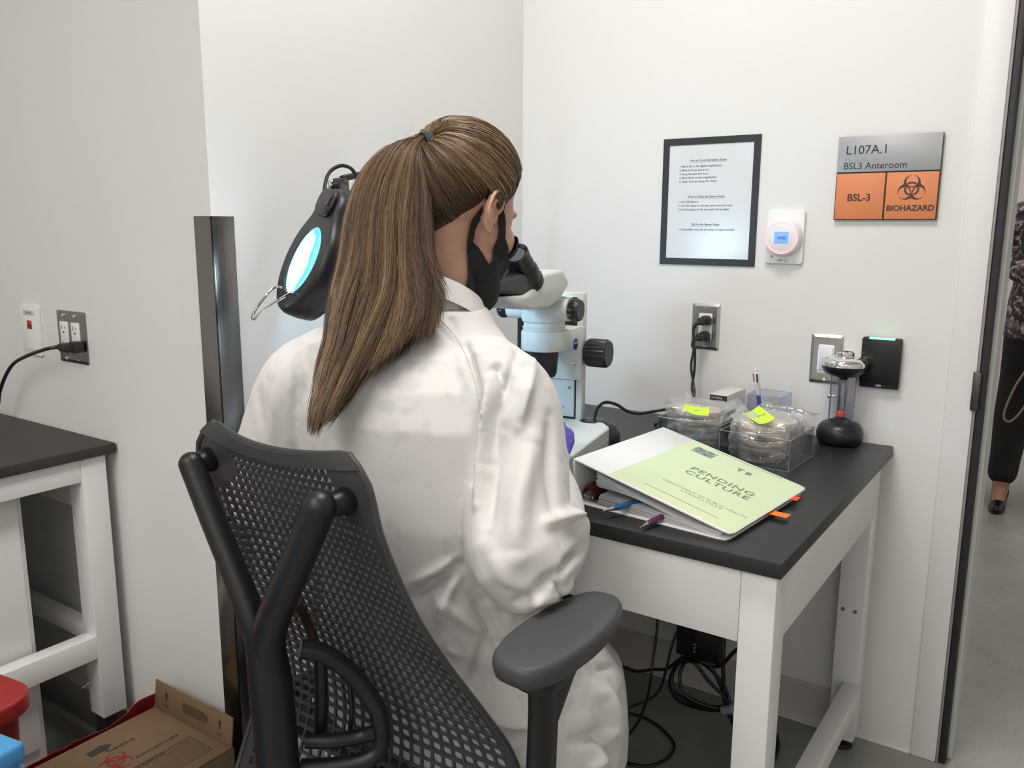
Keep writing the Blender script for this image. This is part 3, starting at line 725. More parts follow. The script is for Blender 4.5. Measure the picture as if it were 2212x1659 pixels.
# tray corners from the photo
A = on_z(1703, 1020, TZ+.001); B = on_z(1752, 988, TZ+.001)
ydir = (B-A); wid = ydir.length; ya = math.atan2(ydir.y, ydir.x)-PI/2
e1 = Vector((math.cos(ya), math.sin(ya), 0)); e2 = Vector((-math.sin(ya), math.cos(ya), 0))
TW, TL = .150, .150
trc = A-e1*(TL/2)+e2*(TW/2)
H_t = .066
tray('acrylic_tray', 'clear acrylic tray nearest the tall instrument, full of bagged dishes', 'tray', (trc.x, trc.y, TZ), ya, TL, TW, H_t, acr=M['acrylic'], group=None)
trc2 = trc-e1*(TL+.013)+e2*.035
tray('acrylic_tray', 'clear acrylic tray nearer the microscope, full of bagged dishes', 'tray', (trc2.x, trc2.y, TZ), ya, TL, TW, H_t, acr=M['acrylic'], group=None)

# petri dishes in the bags
M['agar'] = mat('agar_tan', (.58, .34, .18), .30, noise=(20, .15))
M['dish'] = clear('dish_plastic', gloss=.10, trans=(.90, .86, .82))
M['dish_side'] = mat('dish_rim', (.86, .72, .58), .30, 0, .5, Alpha=.85)
def dish_proto():
    t = thing('petri_dish', 'x', 'petri dish', (0, 0, 0))
    m = MB(); m.lathe([(0, .0015), (.0470, .0015), (.0470, .0075), (0, .0075)], 36); m.build('agar', M['agar'], t)
    m = MB(); m.lathe([(0, 0), (.0485, 0), (.0485, .011), (.0478, .011), (.0478, .0008), (0, .0008)], 36); m.build('base', M['dish_side'], t)
    m = MB(); m.lathe([(.0505, .0045), (.0505, .0135), (.0498, .0142), (0, .0142), (0, .0135), (.0497, .0133), (.0497, .0045)], 36); m.build('lid', M['dish_side'], t)
    return t
rd = random.Random(5)
proto = dish_proto(); used = False
for (c, lab, grp, n_) in ((trc, 'round tan agar dish stacked inside the plastic bag nearest the tall instrument', 'agar dishes in the right bag', 5), (trc2, 'round tan agar dish stacked inside the plastic bag nearer the microscope', 'agar dishes in the left bag', 5)):
    for k in range(n_):
        for j, off in enumerate(((-.004, -.012),)):
            o = proto if not used else copy_tree(proto); used = True
            z = TZ+.006+k*.0158
            p = c+e1*(off[0]+rd.uniform(-.004, .004))+e2*(off[1]+rd.uniform(-.004, .004))
            o.location = (p.x, p.y, z); o.rotation_euler = (rd.uniform(-.03, .03), rd.uniform(-.03, .03), rd.uniform(0, 6))
            o['label'] = lab; o['category'] = 'petri dish'; o['group'] = grp

# crumpled clear bags over the dishes
def bag_mat(name):
    m = bpy.data.materials.new(name); m.use_nodes = True; nt = m.node_tree; nt.nodes.remove(nt.nodes['Principled BSDF'])
    out = nt.nodes['Material Output']
    t = nt.nodes.new('ShaderNodeBsdfTransparent'); t.inputs[0].default_value = (.97, .97, .975, 1)
    d = nt.nodes.new('ShaderNodeMixShader'); d.inputs[0].default_value = .5; d1 = nt.nodes.new('ShaderNodeBsdfDiffuse'); d1.inputs[0].default_value = (.85, .85, .85, 1); d2 = nt.nodes.new('ShaderNodeBsdfTranslucent'); d2.inputs[0].default_value = (.9, .9, .9, 1); nt.links.new(d1.outputs[0], d.inputs[1]); nt.links.new(d2.outputs[0], d.inputs[2])
    g = nt.nodes.new('ShaderNodeBsdfGlossy'); g.inputs['Roughness'].default_value = .10
    tc = nt.nodes.new('ShaderNodeTexCoord'); v = nt.nodes.new('ShaderNodeTexVoronoi'); v.inputs['Scale'].default_value = 55; v.feature = 'DISTANCE_TO_EDGE'
    n = nt.nodes.new('ShaderNodeTexNoise'); n.inputs['Scale'].default_value = 30; n.inputs['Detail'].default_value = 3
    bp = nt.nodes.new('ShaderNodeBump'); bp.inputs['Strength'].default_value = 1.0; bp.inputs['Distance'].default_value = .004
    nt.links.new(tc.outputs['Object'], n.inputs['Vector']); nt.links.new(n.outputs['Fac'], bp.inputs['Height'])
    nt.links.new(bp.outputs['Normal'], g.inputs['Normal'])
    lw = nt.nodes.new('ShaderNodeLayerWeight'); lw.inputs['Blend'].default_value = .5; nt.links.new(bp.outputs['Normal'], lw.inputs['Normal'])
    m1 = nt.nodes.new('ShaderNodeMixShader'); ma = nt.nodes.new('ShaderNodeMath'); ma.operation = 'MULTIPLY_ADD'; ma.inputs[1].default_value = .45; ma.inputs[2].default_value = .20; ma.use_clamp = True
    nt.links.new(lw.outputs['Facing'], ma.inputs[0]); nt.links.new(ma.outputs[0], m1.inputs[0]); nt.links.new(t.outputs[0], m1.inputs[1]); nt.links.new(d.outputs[0], m1.inputs[2])
    m2 = nt.nodes.new('ShaderNodeMixShader'); mb_ = nt.nodes.new('ShaderNodeMath'); mb_.operation = 'MULTIPLY_ADD'; mb_.inputs[1].default_value = .32; mb_.inputs[2].default_value = .04; mb_.use_clamp = True
    nt.links.new(lw.outputs['Fresnel'], mb_.inputs[0]); nt.links.new(mb_.outputs[0], m2.inputs[0]); nt.links.new(m1.outputs[0], m2.inputs[1]); nt.links.new(g.outputs[0], m2.inputs[2])
    nt.links.new(m2.outputs[0], out.inputs['Surface'])
    return m
M['bag'] = bag_mat('clear_bag_plastic')
def bag(label, c, seed, hh, flaps):
    t = thing('plastic_bag', label, 'bag', (c.x, c.y, TZ+.004), ya)
    nu, nv = 96, 40; P = []
    for j in range(nv):
        v = j/(nv-1); row = []
        for i in range(nu):
            a = 2*PI*i/nu
            sq = 1/max(abs(math.cos(a)), abs(math.sin(a)))**.72
            if v < .72:
                z = hh*(v/.72); r = .0690*sq*(.93+.07*math.sin(v/.72*PI))
            else:
                k = (v-.72)/.28; z = hh+.012*math.sin(k*PI/2); r = .0690*sq*(.93)*(1-k**1.6)+.0004
            p = Vector((r*math.cos(a), r*math.sin(a), z))
            q_ = p*26+Vector((seed, seed*2, 0))
            dn = abs(mnoise.noise(q_))*2-.6; dn2 = abs(mnoise.noise(q_*2.7))-.3
            rad = Vector((math.cos(a), math.sin(a), .35))
            amp = .0085*(1 if v > .05 else .2)*(1.0 if v < .8 else .6)
            p += rad*(amp*dn+.0035*dn2)
            lim = .0722
            if p.z < .060: p.x = max(-lim, min(lim, p.x)); p.y = max(-lim, min(lim, p.y))
            p.z = max(p.z, 0.0)
            row.append(p)
        P.append(row)
    m = MB(); m.grid(P, closed_v=True); m.build('bag_body', M['bag'], t, smooth=50)
    m = MB()
    for fl_ in flaps:
        # a loose flap: strip between two edges
        (a0, a1, b0, b1) = [Vector(v) for v in fl_]
        n1, n2 = 26, 14; G = []
        for i in range(n1):
            u = i/(n1-1); row = []
            for j in range(n2):
                v = j/(n2-1)
                p = (a0.lerp(a1, u)).lerp(b0.lerp(b1, u), v)
                q_ = p*30+Vector((seed*3, 0, seed))
                p = p+Vector((0.2*mnoise.noise(q_+Vector((9, 0, 0))), 0.2*mnoise.noise(q_+Vector((0, 7, 0))), mnoise.noise(q_)))*.012*math.sin(v*PI*.5+.3)
                p.z += .014*math.sin(v*PI)
                row.append(p)
            G.append(row)
        m.grid(G)
    m.build('loose_flap', M['bag'], t, smooth=60)
    return t
bag('crumpled clear bag of agar dishes with a wide yellow note, right tray', trc, 1.7, .084,
    [((-.05, .05, .085), (.055, .055, .080), (-.03, .075, .100), (.085, .085, .088)), ((.045, .05, .08), (.06, -.02, .072), (.092, .075, .086), (.082, .0, .078)), ((-.05, .03, .085), (-.055, -.05, .080), (-.082, .02, .080), (-.080, -.05, .070))])
bag('crumpled clear bag of agar dishes with a narrow yellow note, left tray', trc2, 4.1, .083,
    [((-.05, .05, .082), (-.055, -.04, .080), (-.085, .06, .080), (-.082, -.03, .078)), ((.03, .05, .083), (.06, -.03, .078), (.075, .06, .085), (.095, -.01, .076))])
# sticky notes
M['note'] = mat('neon_note', (.62, .90, .05), .6, noise=(30, .03), Emission_Strength=0.0)
def note(label, corners, sag, writing=None):
    a, b_, c, d = corners     # a-b top edge, d-c bottom edge
    P = []
    nrm = (b_-a).cross(d-a).normalized()
    if nrm.z < 0: nrm = -nrm
    for i in range(13):
        u = i/12; row = []
        for j in range(9):
            v = j/8
            p = a.lerp(b_, u).lerp(d.lerp(c, u), v)
            p = p-nrm*sag*math.sin(u*PI)
            row.append(p)
        P.append(row)
    m = MB(); m.grid(P, thick=.0004)
    o = m.build('sticky_note', M['note'])
    tag(o, label, 'sticky note')
    if writing:
        ctr = (a+b_+c+d)/4; loc = o.location
        ex = (a-b_).normalized(); ey = (d-a).normalized(); ey = (ey-ex*ey.dot(ex)).normalized(); ez = ex.cross(ey)
        if ez.z < 0: ex = -ex; ez = -ez
        off = ctr-nrm*sag*.9+nrm*.0012-loc
        T = Matrix(((ex.x, ey.x, ez.x, off.x), (ex.y, ey.y, ez.y, off.y), (ex.z, ey.z, ez.z, off.z), (0, 0, 0, 1)))
        text(writing[0], writing[1], mat('pencil', (.22, .38, .04), .7), o, T, 'handwriting', shear=.25)
zt = TZ+.101
note('wide yellow sticky note reading Probe on the right bag', [on_z(1602, 893, zt-.008), on_z(1639, 876, zt+.008), on_z(1674, 903, zt+.002), on_z(1640, 916, zt-.004)], .004, ('Probe', .013))
note('narrow yellow sticky note on the left bag', [on_z(1480, 873, zt+.004), on_z(1532, 879, zt+.004), on_z(1531, 898, zt+.0), on_z(1477, 886, zt+.0)], .004, ('XI', .008))

# pen box and pen
pb = on_z(1660, 900, TZ)
tray('pen_box', 'clear upright acrylic pen box holding the four-colour pen', 'pen box', (-.598, 1.955, TZ), math.radians(-3), .078, .075, .104, acr=M['acrylic_blue'], edge_m=mat('tinted_edge', (.42, .44, .58), .15, 0, .8))
pn = thing('ballpoint_pen', 'white and blue four-colour pen standing in the clear pen box', 'pen', (-.638, 1.955, TZ))
tip = on_y(1643, 905, 1.94); topp = on_y(1633, 797, 1.915)
dirp = (topp-tip).normalized(); bot = tip-dirp*.045
pn.location = bot
q_ = dirp.to_track_quat('Z', 'Y').to_matrix().to_4x4(); Lp = (topp-bot).length
m = MB(); m.lathe([(0, 0), (.0007, 0), (.0022, .012), (.0048, .018), (.0050, .030), (.0050, Lp*.62)], 20, Mx=q_); m.build('lower_barrel', mat('pen_blue', (.05, .16, .55), .3), pn)
m = MB(); m.lathe([(.0050, Lp*.62), (.0058, Lp*.64), (.0062, Lp*.80), (.0058, Lp*.93), (.0030, Lp*.955), (.0022, Lp*.97), (.0032, Lp*.985), (.0024, Lp), (0, Lp)], 20, Mx=q_); m.build('upper_barrel', mat('pen_white', (.82, .82, .84), .3), pn)
for s_, nm, c_ in ((1, 'slider', (.03, .02, .22)), (-1, 'slider', (.45, .05, .04))):
    m = MB(); m.box(-.0016+s_*.0035, .0016+s_*.0035, -.0072, -.003, Lp*.82, Lp*.94, .0010, Mx=q_ @ Matrix.Rotation(s_*.2, 4, 'Z')); m.build(nm, mat('slider_%d' % (s_+1), c_, .35), pn)

# ================================================================== tall black and chrome instrument
ic = on_z(1815, 962, TZ)
ins = thing('air_sampler', 'black and chrome hourglass instrument with a clear scaled tube', 'instrument', (ic.x-.008, ic.y+.02, TZ))
m = MB(); m.lathe([(0, 0), (.040, 0), (.047, .004), (.0510, .014), (.0515, .026), (.048, .038), (.041, .047), (.031, .052), (.024, .054), (.012, .061), (.0085, .064), (0, .064)], 48); m.build('base', mat('instrument_black', (.012, .012, .013), .35), ins, smooth=50)
zt0 = .052; zt1 = .158
m = MB()
m.box(-.0265, .0265, -.003, .003, .040, zt1, .0008)
m.build('scale_plate', clear('tube_clear', gloss=.07, trans=(.88, .88, .93)), ins)
m = MB()
for x in (-.0265, .0265, -.0095, .0095): m.box(x-.0008, x+.0008, -.0036, .0036, .042, zt1)
m.build('plate_edges', mat('violet_edge', (.22, .20, .30), .2, 0, .8), ins)
m = MB(); m.lathe([(.0078, .056), (.0078, zt1), (.0072, zt1), (.0072, .056)], 24); m.build('tube', M['acrylic'], ins)
m = MB(); m.cyl((0, 0, .063), (0, 0, .077), .0090, .0090, 24, .0005); m.build('red_band', mat('red_band', (.62, .09, .045), .4), ins)
for k, s_ in enumerate(('50', '40', '30', '20', '10', '5')):
    z = zt1-.020-k*.0165
    text(s_, .0042, mat('scale_ink', (.35, .12, .12), .5), ins, Matrix.Translation((-.017, -.0034, z)) @ ROTX)
m = MB(); m.sphere((-.0275, -.002, .108), .0055, 16); m.cyl((-.0275, -.002, .108), (-.014, -.002, .108), .0022, .0022, 10); m.build('thumb_screw', M['chrome'], ins)
Mx = Matrix.Identity(4)
m = MB(); m.lathe([(0, .138), (.004, .142), (.008, .150), (.014, .156), (.030, .158), (.042, .164), (.048, .174), (.0495, .181)], 48); m.build('lower_cup', bpy.data.materials['instrument_black'], ins, smooth=50)
m = MB(); m.lathe([(.0495, .181), (.0500, .187), (.0485, .193), (.041, .199), (.030, .2005), (.0285, .199), (.022, .199), (.019, .2000), (.019, .210), (.0165, .212), (.0165, .206), (.012, .205), (0, .205)], 48); m.build('chrome_ring', M['chrome'], ins, smooth=50)
m = MB()
for k in range(6):
    a = k*PI/3; m.box(-.006, .006, -.0015, .0015, .204, .211, .0005, Mx=Matrix.Rotation(a, 4, 'Z') @ Matrix.Translation((.010, 0, 0)))
m.build('inlet', mat('inlet_metal', (.55, .53, .48), .25, 1.0), ins)

# ================================================================== binder and what lies in it
M['binder'] = mat('binder_white', (.82, .82, .80), .30, bump=(60, .05))
M['insert'] = mat('insert_green', (.66, .78, .49), .35, noise=(6, .03))
M['paper'] = mat('paper', (.72, .71, .73), .7)
byaw = math.radians(-5.5)
A_ = on_z(1242, 991, .820)
bo = Vector((A_.x, A_.y, TZ+.0005)); BH = .820-bo.z
bn = thing('ring_binder', 'thick white ring binder with green cover insert reading TB Pending Culture', 'binder', bo, byaw)
bx = Vector((math.cos(byaw), math.sin(byaw), 0)); by = Vector((-math.sin(byaw), math.cos(byaw), 0))
BL = .316
m = MB(); m.box(-.004, 0, 0, BL, 0, BH, .0015); m.build('spine', M['binder'], bn)
m = MB(); m.prism([(0, 0), (.280, 0), (.2915, .003), (.295, .012), (.295, BL-.012), (.2915, BL-.003), (.280, BL), (0, BL)], 0, .003, .0008); m.build('back_cover', M['binder'], bn)
slope = math.atan2(.0680, .305)
T = Matrix.Translation((-.003, 0, BH-.003)) @ Matrix.Rotation(slope, 4, 'Y')
FCL = .312
m = MB(); m.prism([(0, 0), (FCL-.015, 0), (FCL-.004, .003), (FCL, .012), (FCL, BL-.012), (FCL-.004, BL-.003), (FCL-.015, BL), (0, BL)], 0, .0034, .0012, Mx=T); fc = m.build('front_cover', M['binder'], bn)
# cover plane in world coordinates, for placing the print
W4 = Matrix.Translation(bo) @ Matrix.Rotation(byaw, 4, 'Z') @ T
pn_ = (W4.to_3x3() @ Vector((0, 0, 1))); pp_ = W4 @ Vector((0, 0, .0036)); W4i = W4.inverted()
def cov(px, py): v = W4i @ on_plane(px, py, pp_, pn_); return v
i0 = cov(1327, 1019)
m = MB(); m.prism([(i0.x, .004), (FCL-.006, .004), (FCL-.003, .012), (FCL-.003, BL-.012), (FCL-.006, BL-.004), (i0.x, BL-.004)], .0034, .0037, Mx=T); m.build('cover_insert', M['insert'], fc, smooth=0)
def ctext(s_, px, py, size, mm, **k):
    v = cov(px, py); return text(s_, size, mm, fc, T @ Matrix.Translation((v.x, v.y, .0039)), 'l', **k)
M['cov_ink'] = mat('cover_ink', (.19, .24, .19), .6)
M['cov_ink2'] = mat('cover_ink_pale', (.34, .42, .32), .6)
def serif(s_, cx, cy, size, mm, sx=1.0):
    return text(s_, size, mm, fc, T @ Matrix.Translation((cx, cy, .0039)), 'l', sx=sx, bold=.0002)
vT = cov(1607, 1020); vP = cov(1560, 1040); vC = cov(1542, 1050); vD = cov(1520, 1076); vL = cov(1513, 1073)
obs = [text('TB', .021, M['cov_ink'], fc, T @ Matrix.Translation((vT.x, vT.y, .0039)), 'l', bold=.0007, space=1.5),
       text('PENDING', .024, M['cov_ink'], fc, T @ Matrix.Translation((vP.x, vP.y, .0039)), 'l', bold=.0002, sx=1.15, space=1.1),
       text('CULTURE', .024, M['cov_ink'], fc, T @ Matrix.Translation((vC.x, vP.y-.0245, .0039)), 'l', bold=.0002, sx=1.15, space=1.1),
       text('DEPARTMENT OF PUBLIC HEALTH', .0095, M['cov_ink2'], fc, T @ Matrix.Translation((vD.x, vD.y, .0039)), 'l', sx=1.04, space=1.08),
       text('LABORATORY', .0095, M['cov_ink2'], fc, T @ Matrix.Translation((vD.x, vD.y-.0105, .0039)), 'l', sx=1.2, space=1.1)]
m = MB()
for p0, p1 in (((1542, 974), (1690, 1034)), ((1390, 1044), (1551, 1118))):
    a = cov(*p0); c = cov(*p1)
    yy = (a.y+c.y)/2
    m.box(a.x, c.x, yy-.0006, yy+.0006, .0037, .0040, Mx=T)
obs.append(m.build('l', M['cov_ink'], fc, smooth=0))
join_meshes(obs, 'printed_text')
a = cov(1487, 975); c = cov(1556, 975)
pc = [cov(*k) for k in ((1487, 973), (1505, 961), (1557, 982), (1537, 995))]
cxm = sum(v.x for v in pc)/4; cym = sum(v.y for v in pc)/4
pm = mat('cover_picture', (.3, .35, .3), .5)
nt = pm.node_tree; b_ = nt.nodes['Principled BSDF']; tcn = nt.nodes.new('ShaderNodeTexCoord'); vo = nt.nodes.new('ShaderNodeTexVoronoi'); vo.inputs['Scale'].default_value = 190
rp = nt.nodes.new('ShaderNodeValToRGB'); rp.color_ramp.interpolation = 'CONSTANT'
rp.color_ramp.elements[0].color = (.13, .19, .20, 1); rp.color_ramp.elements[1].position = .45; rp.color_ramp.elements[1].color = (.25, .32, .25, 1)
for ps, cl_ in ((.60, (.45, .50, .25, 1)), (.75, (.22, .26, .33, 1)), (.88, (.6, .52, .25, 1)), (.95, (.45, .22, .18, 1))):
    e = rp.color_ramp.elements.new(ps); e.color = cl_
nt.links.new(tcn.outputs['Object'], vo.inputs['Vector']); nt.links.new(vo.outputs['Color'], rp.inputs['Fac']); nt.links.new(rp.outputs['Color'], b_.inputs['Base Color'])
m = MB(); m.box(cxm-.022, cxm+.022, cym-.016, cym+.016, .0037, .0040, Mx=T); m.build('cover_picture', pm, fc, smooth=0)
# pages: upper stack follows the cover, lower stack lies on the back cover
def stack(x0, x1, zt_, zb_, y0, y1, name, n=26, seed=1, curl=0.0):
    m = MB(); r_ = random.Random(seed)
    for k in range(n):
        f = k/(n-1); P = []
        dx = r_.uniform(-.002, .002); dy = r_.uniform(-.0015, .0015); e = r_.uniform(0, .0008)
        for i in range(16):
            u = i/15; x = x0+(x1-x0)*u+dx*(1 if u > .5 else 1)
            z = zb_(u)+(zt_(u)-zb_(u))*f+e*math.sin(3*u+k)
            P.append([Vector((x, y0+dy, z)), Vector((x, (y0+y1)/2, z)), Vector((x, y1+dy, z))])
        m.grid(P, thick=.0006 if k % 3 else .0011)
    return m.build(name, M['paper'], bn, smooth=40)
stack(.042, .274, lambda u: BH-.017-.066*u*.90-.005*math.sin(u*PI), lambda u: (BH-.044)*(1-u)+.007*u+.005*math.sin(u*PI*1.6), .008, .30, 'page_stack', 24, 2)
stack(.047, .280, lambda u: .024-.014*u, lambda u: .0042, .008, .30, 'page_stack', 12, 5)
for y in (.085, .155, .225):
    m = MB(); pts = [Vector((.012+.024*(1-math.cos(a)), y, .034+.024*math.sin(a))) for a in [2*PI*k/24 for k in range(24)]]
    m.tube(pts, .0022, 8, closed=True); m.build('ring', M['chrome'], bn)
m = MB(); m.box(.006, .020, .02, .28, .003, .008, .002); m.build('ring_rail', M['chrome'], bn)
# index tabs sticking out at the opening edge
for i, (c4, col) in enumerate((((1716, 1078), (.85, .06, .02)), ((1694, 1110), (.85, .20, .02)))):
    p = on_z(c4[0], c4[1], TZ+.012); v = Matrix.Rotation(-byaw, 4, 'Z') @ (p-bo)
    m = MB(); m.box(.265, max(v.x+.008, .312), v.y-.011, v.y+.011, .0125-.004*i, .0132-.004*i); m.build('index_tab', mat('tab_%d' % i, col, .5), bn)['label'] = ('red', 'orange')[i]+' index tab'
# staple remover beside the rings
sp = on_z(1280, 1082, TZ+.006)
sw_ = bo+bx*.020+by*.026
sr = thing('staple_remover', 'dark red staple remover tucked in the open binder', 'staple remover', (sw_.x, sw_.y, TZ+.0045), byaw-.05)
m = MB()
P = []
for i in range(9):
    u = i/8; y = .052-.062*u; hw = .008+.007*u; z = .014+.028*math.sin(.35+u*2.2)*.6
    P.append([Vector((hw*s_, y, z-(.010 if abs(s_) > .95 else 0)-.004*s_*s_)) for s_ in (-1.02, -1, -.6, 0, .6, 1, 1.02)])
m.grid(P, thick=.0018); m.build('grip', mat('maroon_plastic', (.14, .018, .016), .4), sr, smooth=50)
m = MB()
P = []
for i in range(9):
    u = i/8; y = .052-.062*u; hw = .007+.006*u
    P.append([Vector((hw*s_, y, .001+.004*u)) for s_ in (-1, 0, 1)])
m.grid(P, thick=.0015); m.build('lower_grip', mat('maroon_plastic_b', (.10, .014, .013), .4), sr)
m = MB()
for x in (-.009, -.003, .003, .009): m.cyl((x, -.008, .004), (x, -.011, .014), .0016, .0004, 8)
m.box(-.013, .013, -.009, -.0075, .003, .006); m.build('jaw', M['chrome'], sr)
# two pens lying in the pages
def clickpen(label, tip_px, dirpx, zt_, col, seed):
    tip = on_z(*tip_px, zt_); far = on_z(*dirpx, zt_+.004); d = (far-tip).normalized()
    t = thing('ballpoint_pen', label, 'pen', tip); q_ = d.to_track_quat('Z', 'Y').to_matrix().to_4x4()
    m = MB(); m.lathe([(0, -.001), (.0006, 0), (.0010, .003), (.0036, .017), (.0040, .019)], 18, Mx=q_); m.build('tip', mat('pen_tip', (.55, .52, .47), .2, 1.0), t)
    m = MB(); m.lathe([(.0041, .019), (.0052, .026), (.0055, .050), (.0050, .10), (.0046, .135), (.0020, .138), (.0020, .146), (0, .146)], 20, Mx=q_); m.build('barrel', mat('barrel_%d' % seed, col, .12, 0, .6, Transmission_Weight=.35), t)
    return t
clickpen('clear blue ballpoint pen poking out of the binder pages', (1304, 1103), (1372, 1086), TZ+.016, (.04, .18, .42), 1)
clickpen('clear purple ballpoint pen poking out lower along the binder', (1383, 1139), (1440, 1112), TZ+.008, (.16, .04, .12), 2)

# ================================================================== magnifier lamp on a spring arm
n_ = Vector((-.33, -.83, .42)).normalized()
maj_img = Vector((68, -128)).normalized()
u_w = (RIGHT*maj_img.x-UP*maj_img.y*1.0)
e1m = (RIGHT*maj_img.x+UP*(-maj_img.y)); e1m = (e1m-n_*e1m.dot(n_)).normalized(); e2m = n_.cross(e1m)
LC = at(655, 562, 1.475)
lm = thing('magnifier_lamp', 'black magnifier lamp with a glowing round lens on a spring arm', 'lamp', (-1.24, 1.86, TZ))
LM0 = Vector(lm.location)
TL4 = Matrix(((e2m.x, e1m.x, n_.x, LC.x-LM0.x), (e2m.y, e1m.y, n_.y, LC.y-LM0.y), (e2m.z, e1m.z, n_.z, LC.z-LM0.z), (0, 0, 0, 1)))
LP = lambda v: LM0+(TL4 @ Vector(v))
def lamp_outline(k=1.0, g=0.0):
    pts = []
    R0 = .094*k+g
    for i in range(40):
        a = math.radians(-222+264*i/39)
        pts.append((R0*math.cos(a), R0*math.sin(a)*1.04))
    # neck towards +y
    pts += [(.056*k+g, .084), (.050*k+g, .104), (.043*k+g, .122), (.026*k, .136+g), (0, .140+g), (-.026*k, .136+g), (-.043*k-g, .122), (-.050*k-g, .104), (-.056*k-g, .084)]
    return pts
M['lamp_black'] = mat('lamp_black', (.012, .012, .014), .42)
rings = []
cen = (0, .0)
for kk, z in ((.70, -.062), (.86, -.060), (.97, -.050), (1.0, -.030), (1.0, -.008), (.97, 0.0), (.93, .002)):
    rings.append([Vector((x*kk, (y-.03)*kk+.03, z)) for x, y in lamp_outline()])
m = MB(); m.grid(rings, closed_v=True, Mx=TL4)
inner = [Vector((.063*math.cos(a), .063*math.sin(a), .002)) for a in [math.atan2(v.y, v.x) for v in rings[-1]]]
inner2 = [Vector((v.x, v.y, -.006)) for v in inner]
m.grid([rings[-1], inner, inner2], closed_v=True, Mx=TL4)
bt = [Vector((.062*math.cos(a), .062*math.sin(a), -.062)) for a in [math.atan2(v.y, v.x) for v in rings[0]]]
bt2 = [Vector((v.x, v.y, -.045)) for v in bt]
m.grid([rings[0], bt, bt2], closed_v=True, Mx=TL4)
m.prism(rrect(.075, .05, .02, cy=.108), 0, .010, .004, Mx=TL4)
hd = m.build('lamp_head', M['lamp_black'], lm, smooth=45)
m = MB(); m.box(-.030, -.018, .102, .118, .009, .013, .002, Mx=TL4); m.build('rocker_switch', mat('switch_black', (.03, .03, .03), .3), hd)
# lens glass, lit from inside
lens = bpy.data.materials.new('lit_lens'); lens.use_nodes = True; nt = lens.node_tree; nt.nodes.remove(nt.nodes['Principled BSDF'])
em = nt.nodes.new('ShaderNodeEmission'); em.inputs['Strength'].default_value = 14
tcn = nt.nodes.new('ShaderNodeTexCoord'); vo = nt.nodes.new('ShaderNodeTexWave'); vo.wave_type = 'RINGS'; vo.rings_direction = 'Z'; vo.inputs['Scale'].default_value = 7; vo.inputs['Distortion'].default_value = 2.5; vo.inputs['Detail'].default_value = 1.5
mp = nt.nodes.new('ShaderNodeMapping'); mp.inputs['Location'].default_value = (0.02, -0.01, 0)
rp = nt.nodes.new('ShaderNodeValToRGB'); rp.color_ramp.elements[0].position = 0; rp.color_ramp.elements[0].color = (1, 1, 1, 1)
for ps, cl_ in ((.42, (.92, 1, 1, 1)), (.52, (.33, .75, .92, 1)), (.62, (.62, .92, 1, 1)), (.74, (.10, .45, .62, 1)), (.90, (.20, .62, .78, 1))):
    e = rp.color_ramp.elements.new(ps); e.color = tuple(c*.075 for c in cl_[:3])+(1,) if ps > .45 else (.45, .72, .8, 1)
rp.color_ramp.elements[-1].color = (.01, .05, .07, 1)
gr = nt.nodes.new('ShaderNodeTexGradient'); gr.gradient_type = 'SPHERICAL'
nn = nt.nodes.new('ShaderNodeTexNoise'); nn.inputs['Scale'].default_value = 28
ad = nt.nodes.new('ShaderNodeMath'); ad.operation = 'MULTIPLY_ADD'; ad.inputs[1].default_value = .30; ad.inputs[2].default_value = -.15
sub = nt.nodes.new('ShaderNodeMath'); sub.operation = 'SUBTRACT'; sub.inputs[0].default_value = 1.0
ad2 = nt.nodes.new('ShaderNodeMath'); ad2.operation = 'ADD'
mp.inputs['Scale'].default_value = (14.5, 12.0, 14.5); mp.inputs['Location'].default_value = (-.22, .06, 0)
nt.links.new(tcn.outputs['Object'], mp.inputs[0]); nt.links.new(mp.outputs[0], gr.inputs[0]); nt.links.new(gr.outputs['Fac'], sub.inputs[1])
nt.links.new(tcn.outputs['Object'], nn.inputs['Vector']); nt.links.new(nn.outputs['Fac'], ad.inputs[0]); nt.links.new(sub.outputs[0], ad2.inputs[0]); nt.links.new(ad.outputs[0], ad2.inputs[1])
nt.links.new(ad2.outputs[0], rp.inputs['Fac']); nt.links.new(rp.outputs['Color'], em.inputs['Color']); nt.links.new(em.outputs[0], nt.nodes['Material Output'].inputs['Surface'])
m = MB(); m.lathe([(.0625, -.003), (.050, .000), (.025, .003), (0, .004)], 48)
ln = m.build('lens', lens, hd, smooth=60); ln.matrix_local = TL4
# the tube ring facing the work
tl = emit('lamp_tube', (.50, .80, 1.0), 27.0)
m = MB(); m.tube([(.050*math.cos(a), .050*math.sin(a), -.050) for a in [2*PI*k/40 for k in range(40)]], .008, 10, closed=True)
m.lathe([(0, -.012), (.060, -.014)], 32)
rg = m.build('light_tube', tl, hd, smooth=60); rg.matrix_local = TL4
# wire handle
hpts = [LP((-.030, -.078, .006)), LP((-.034, -.082, .020)), on_plane(556, 665, LP((0, -.10, .035)), n_), on_plane(610, 655, LP((0, -.09, .030)), n_), LP((.040, -.070, .020)), LP((.036, -.060, .004))]
hw = [LP((-.045, -.058, .002)), LP((-.050, -.062, .016)), LP((-.060, -.10, .045)), LP((-.040, -.125, .050)), LP((0, -.115, .040)), LP((.035, -.085, .022)), LP((.038, -.066, .014)), LP((.034, -.060, .002))]
m = MB(); m.tube([p-LM0 for p in spline(hw, 6)], .0022, 8); m.build('wire_handle', M['chrome'], lm)
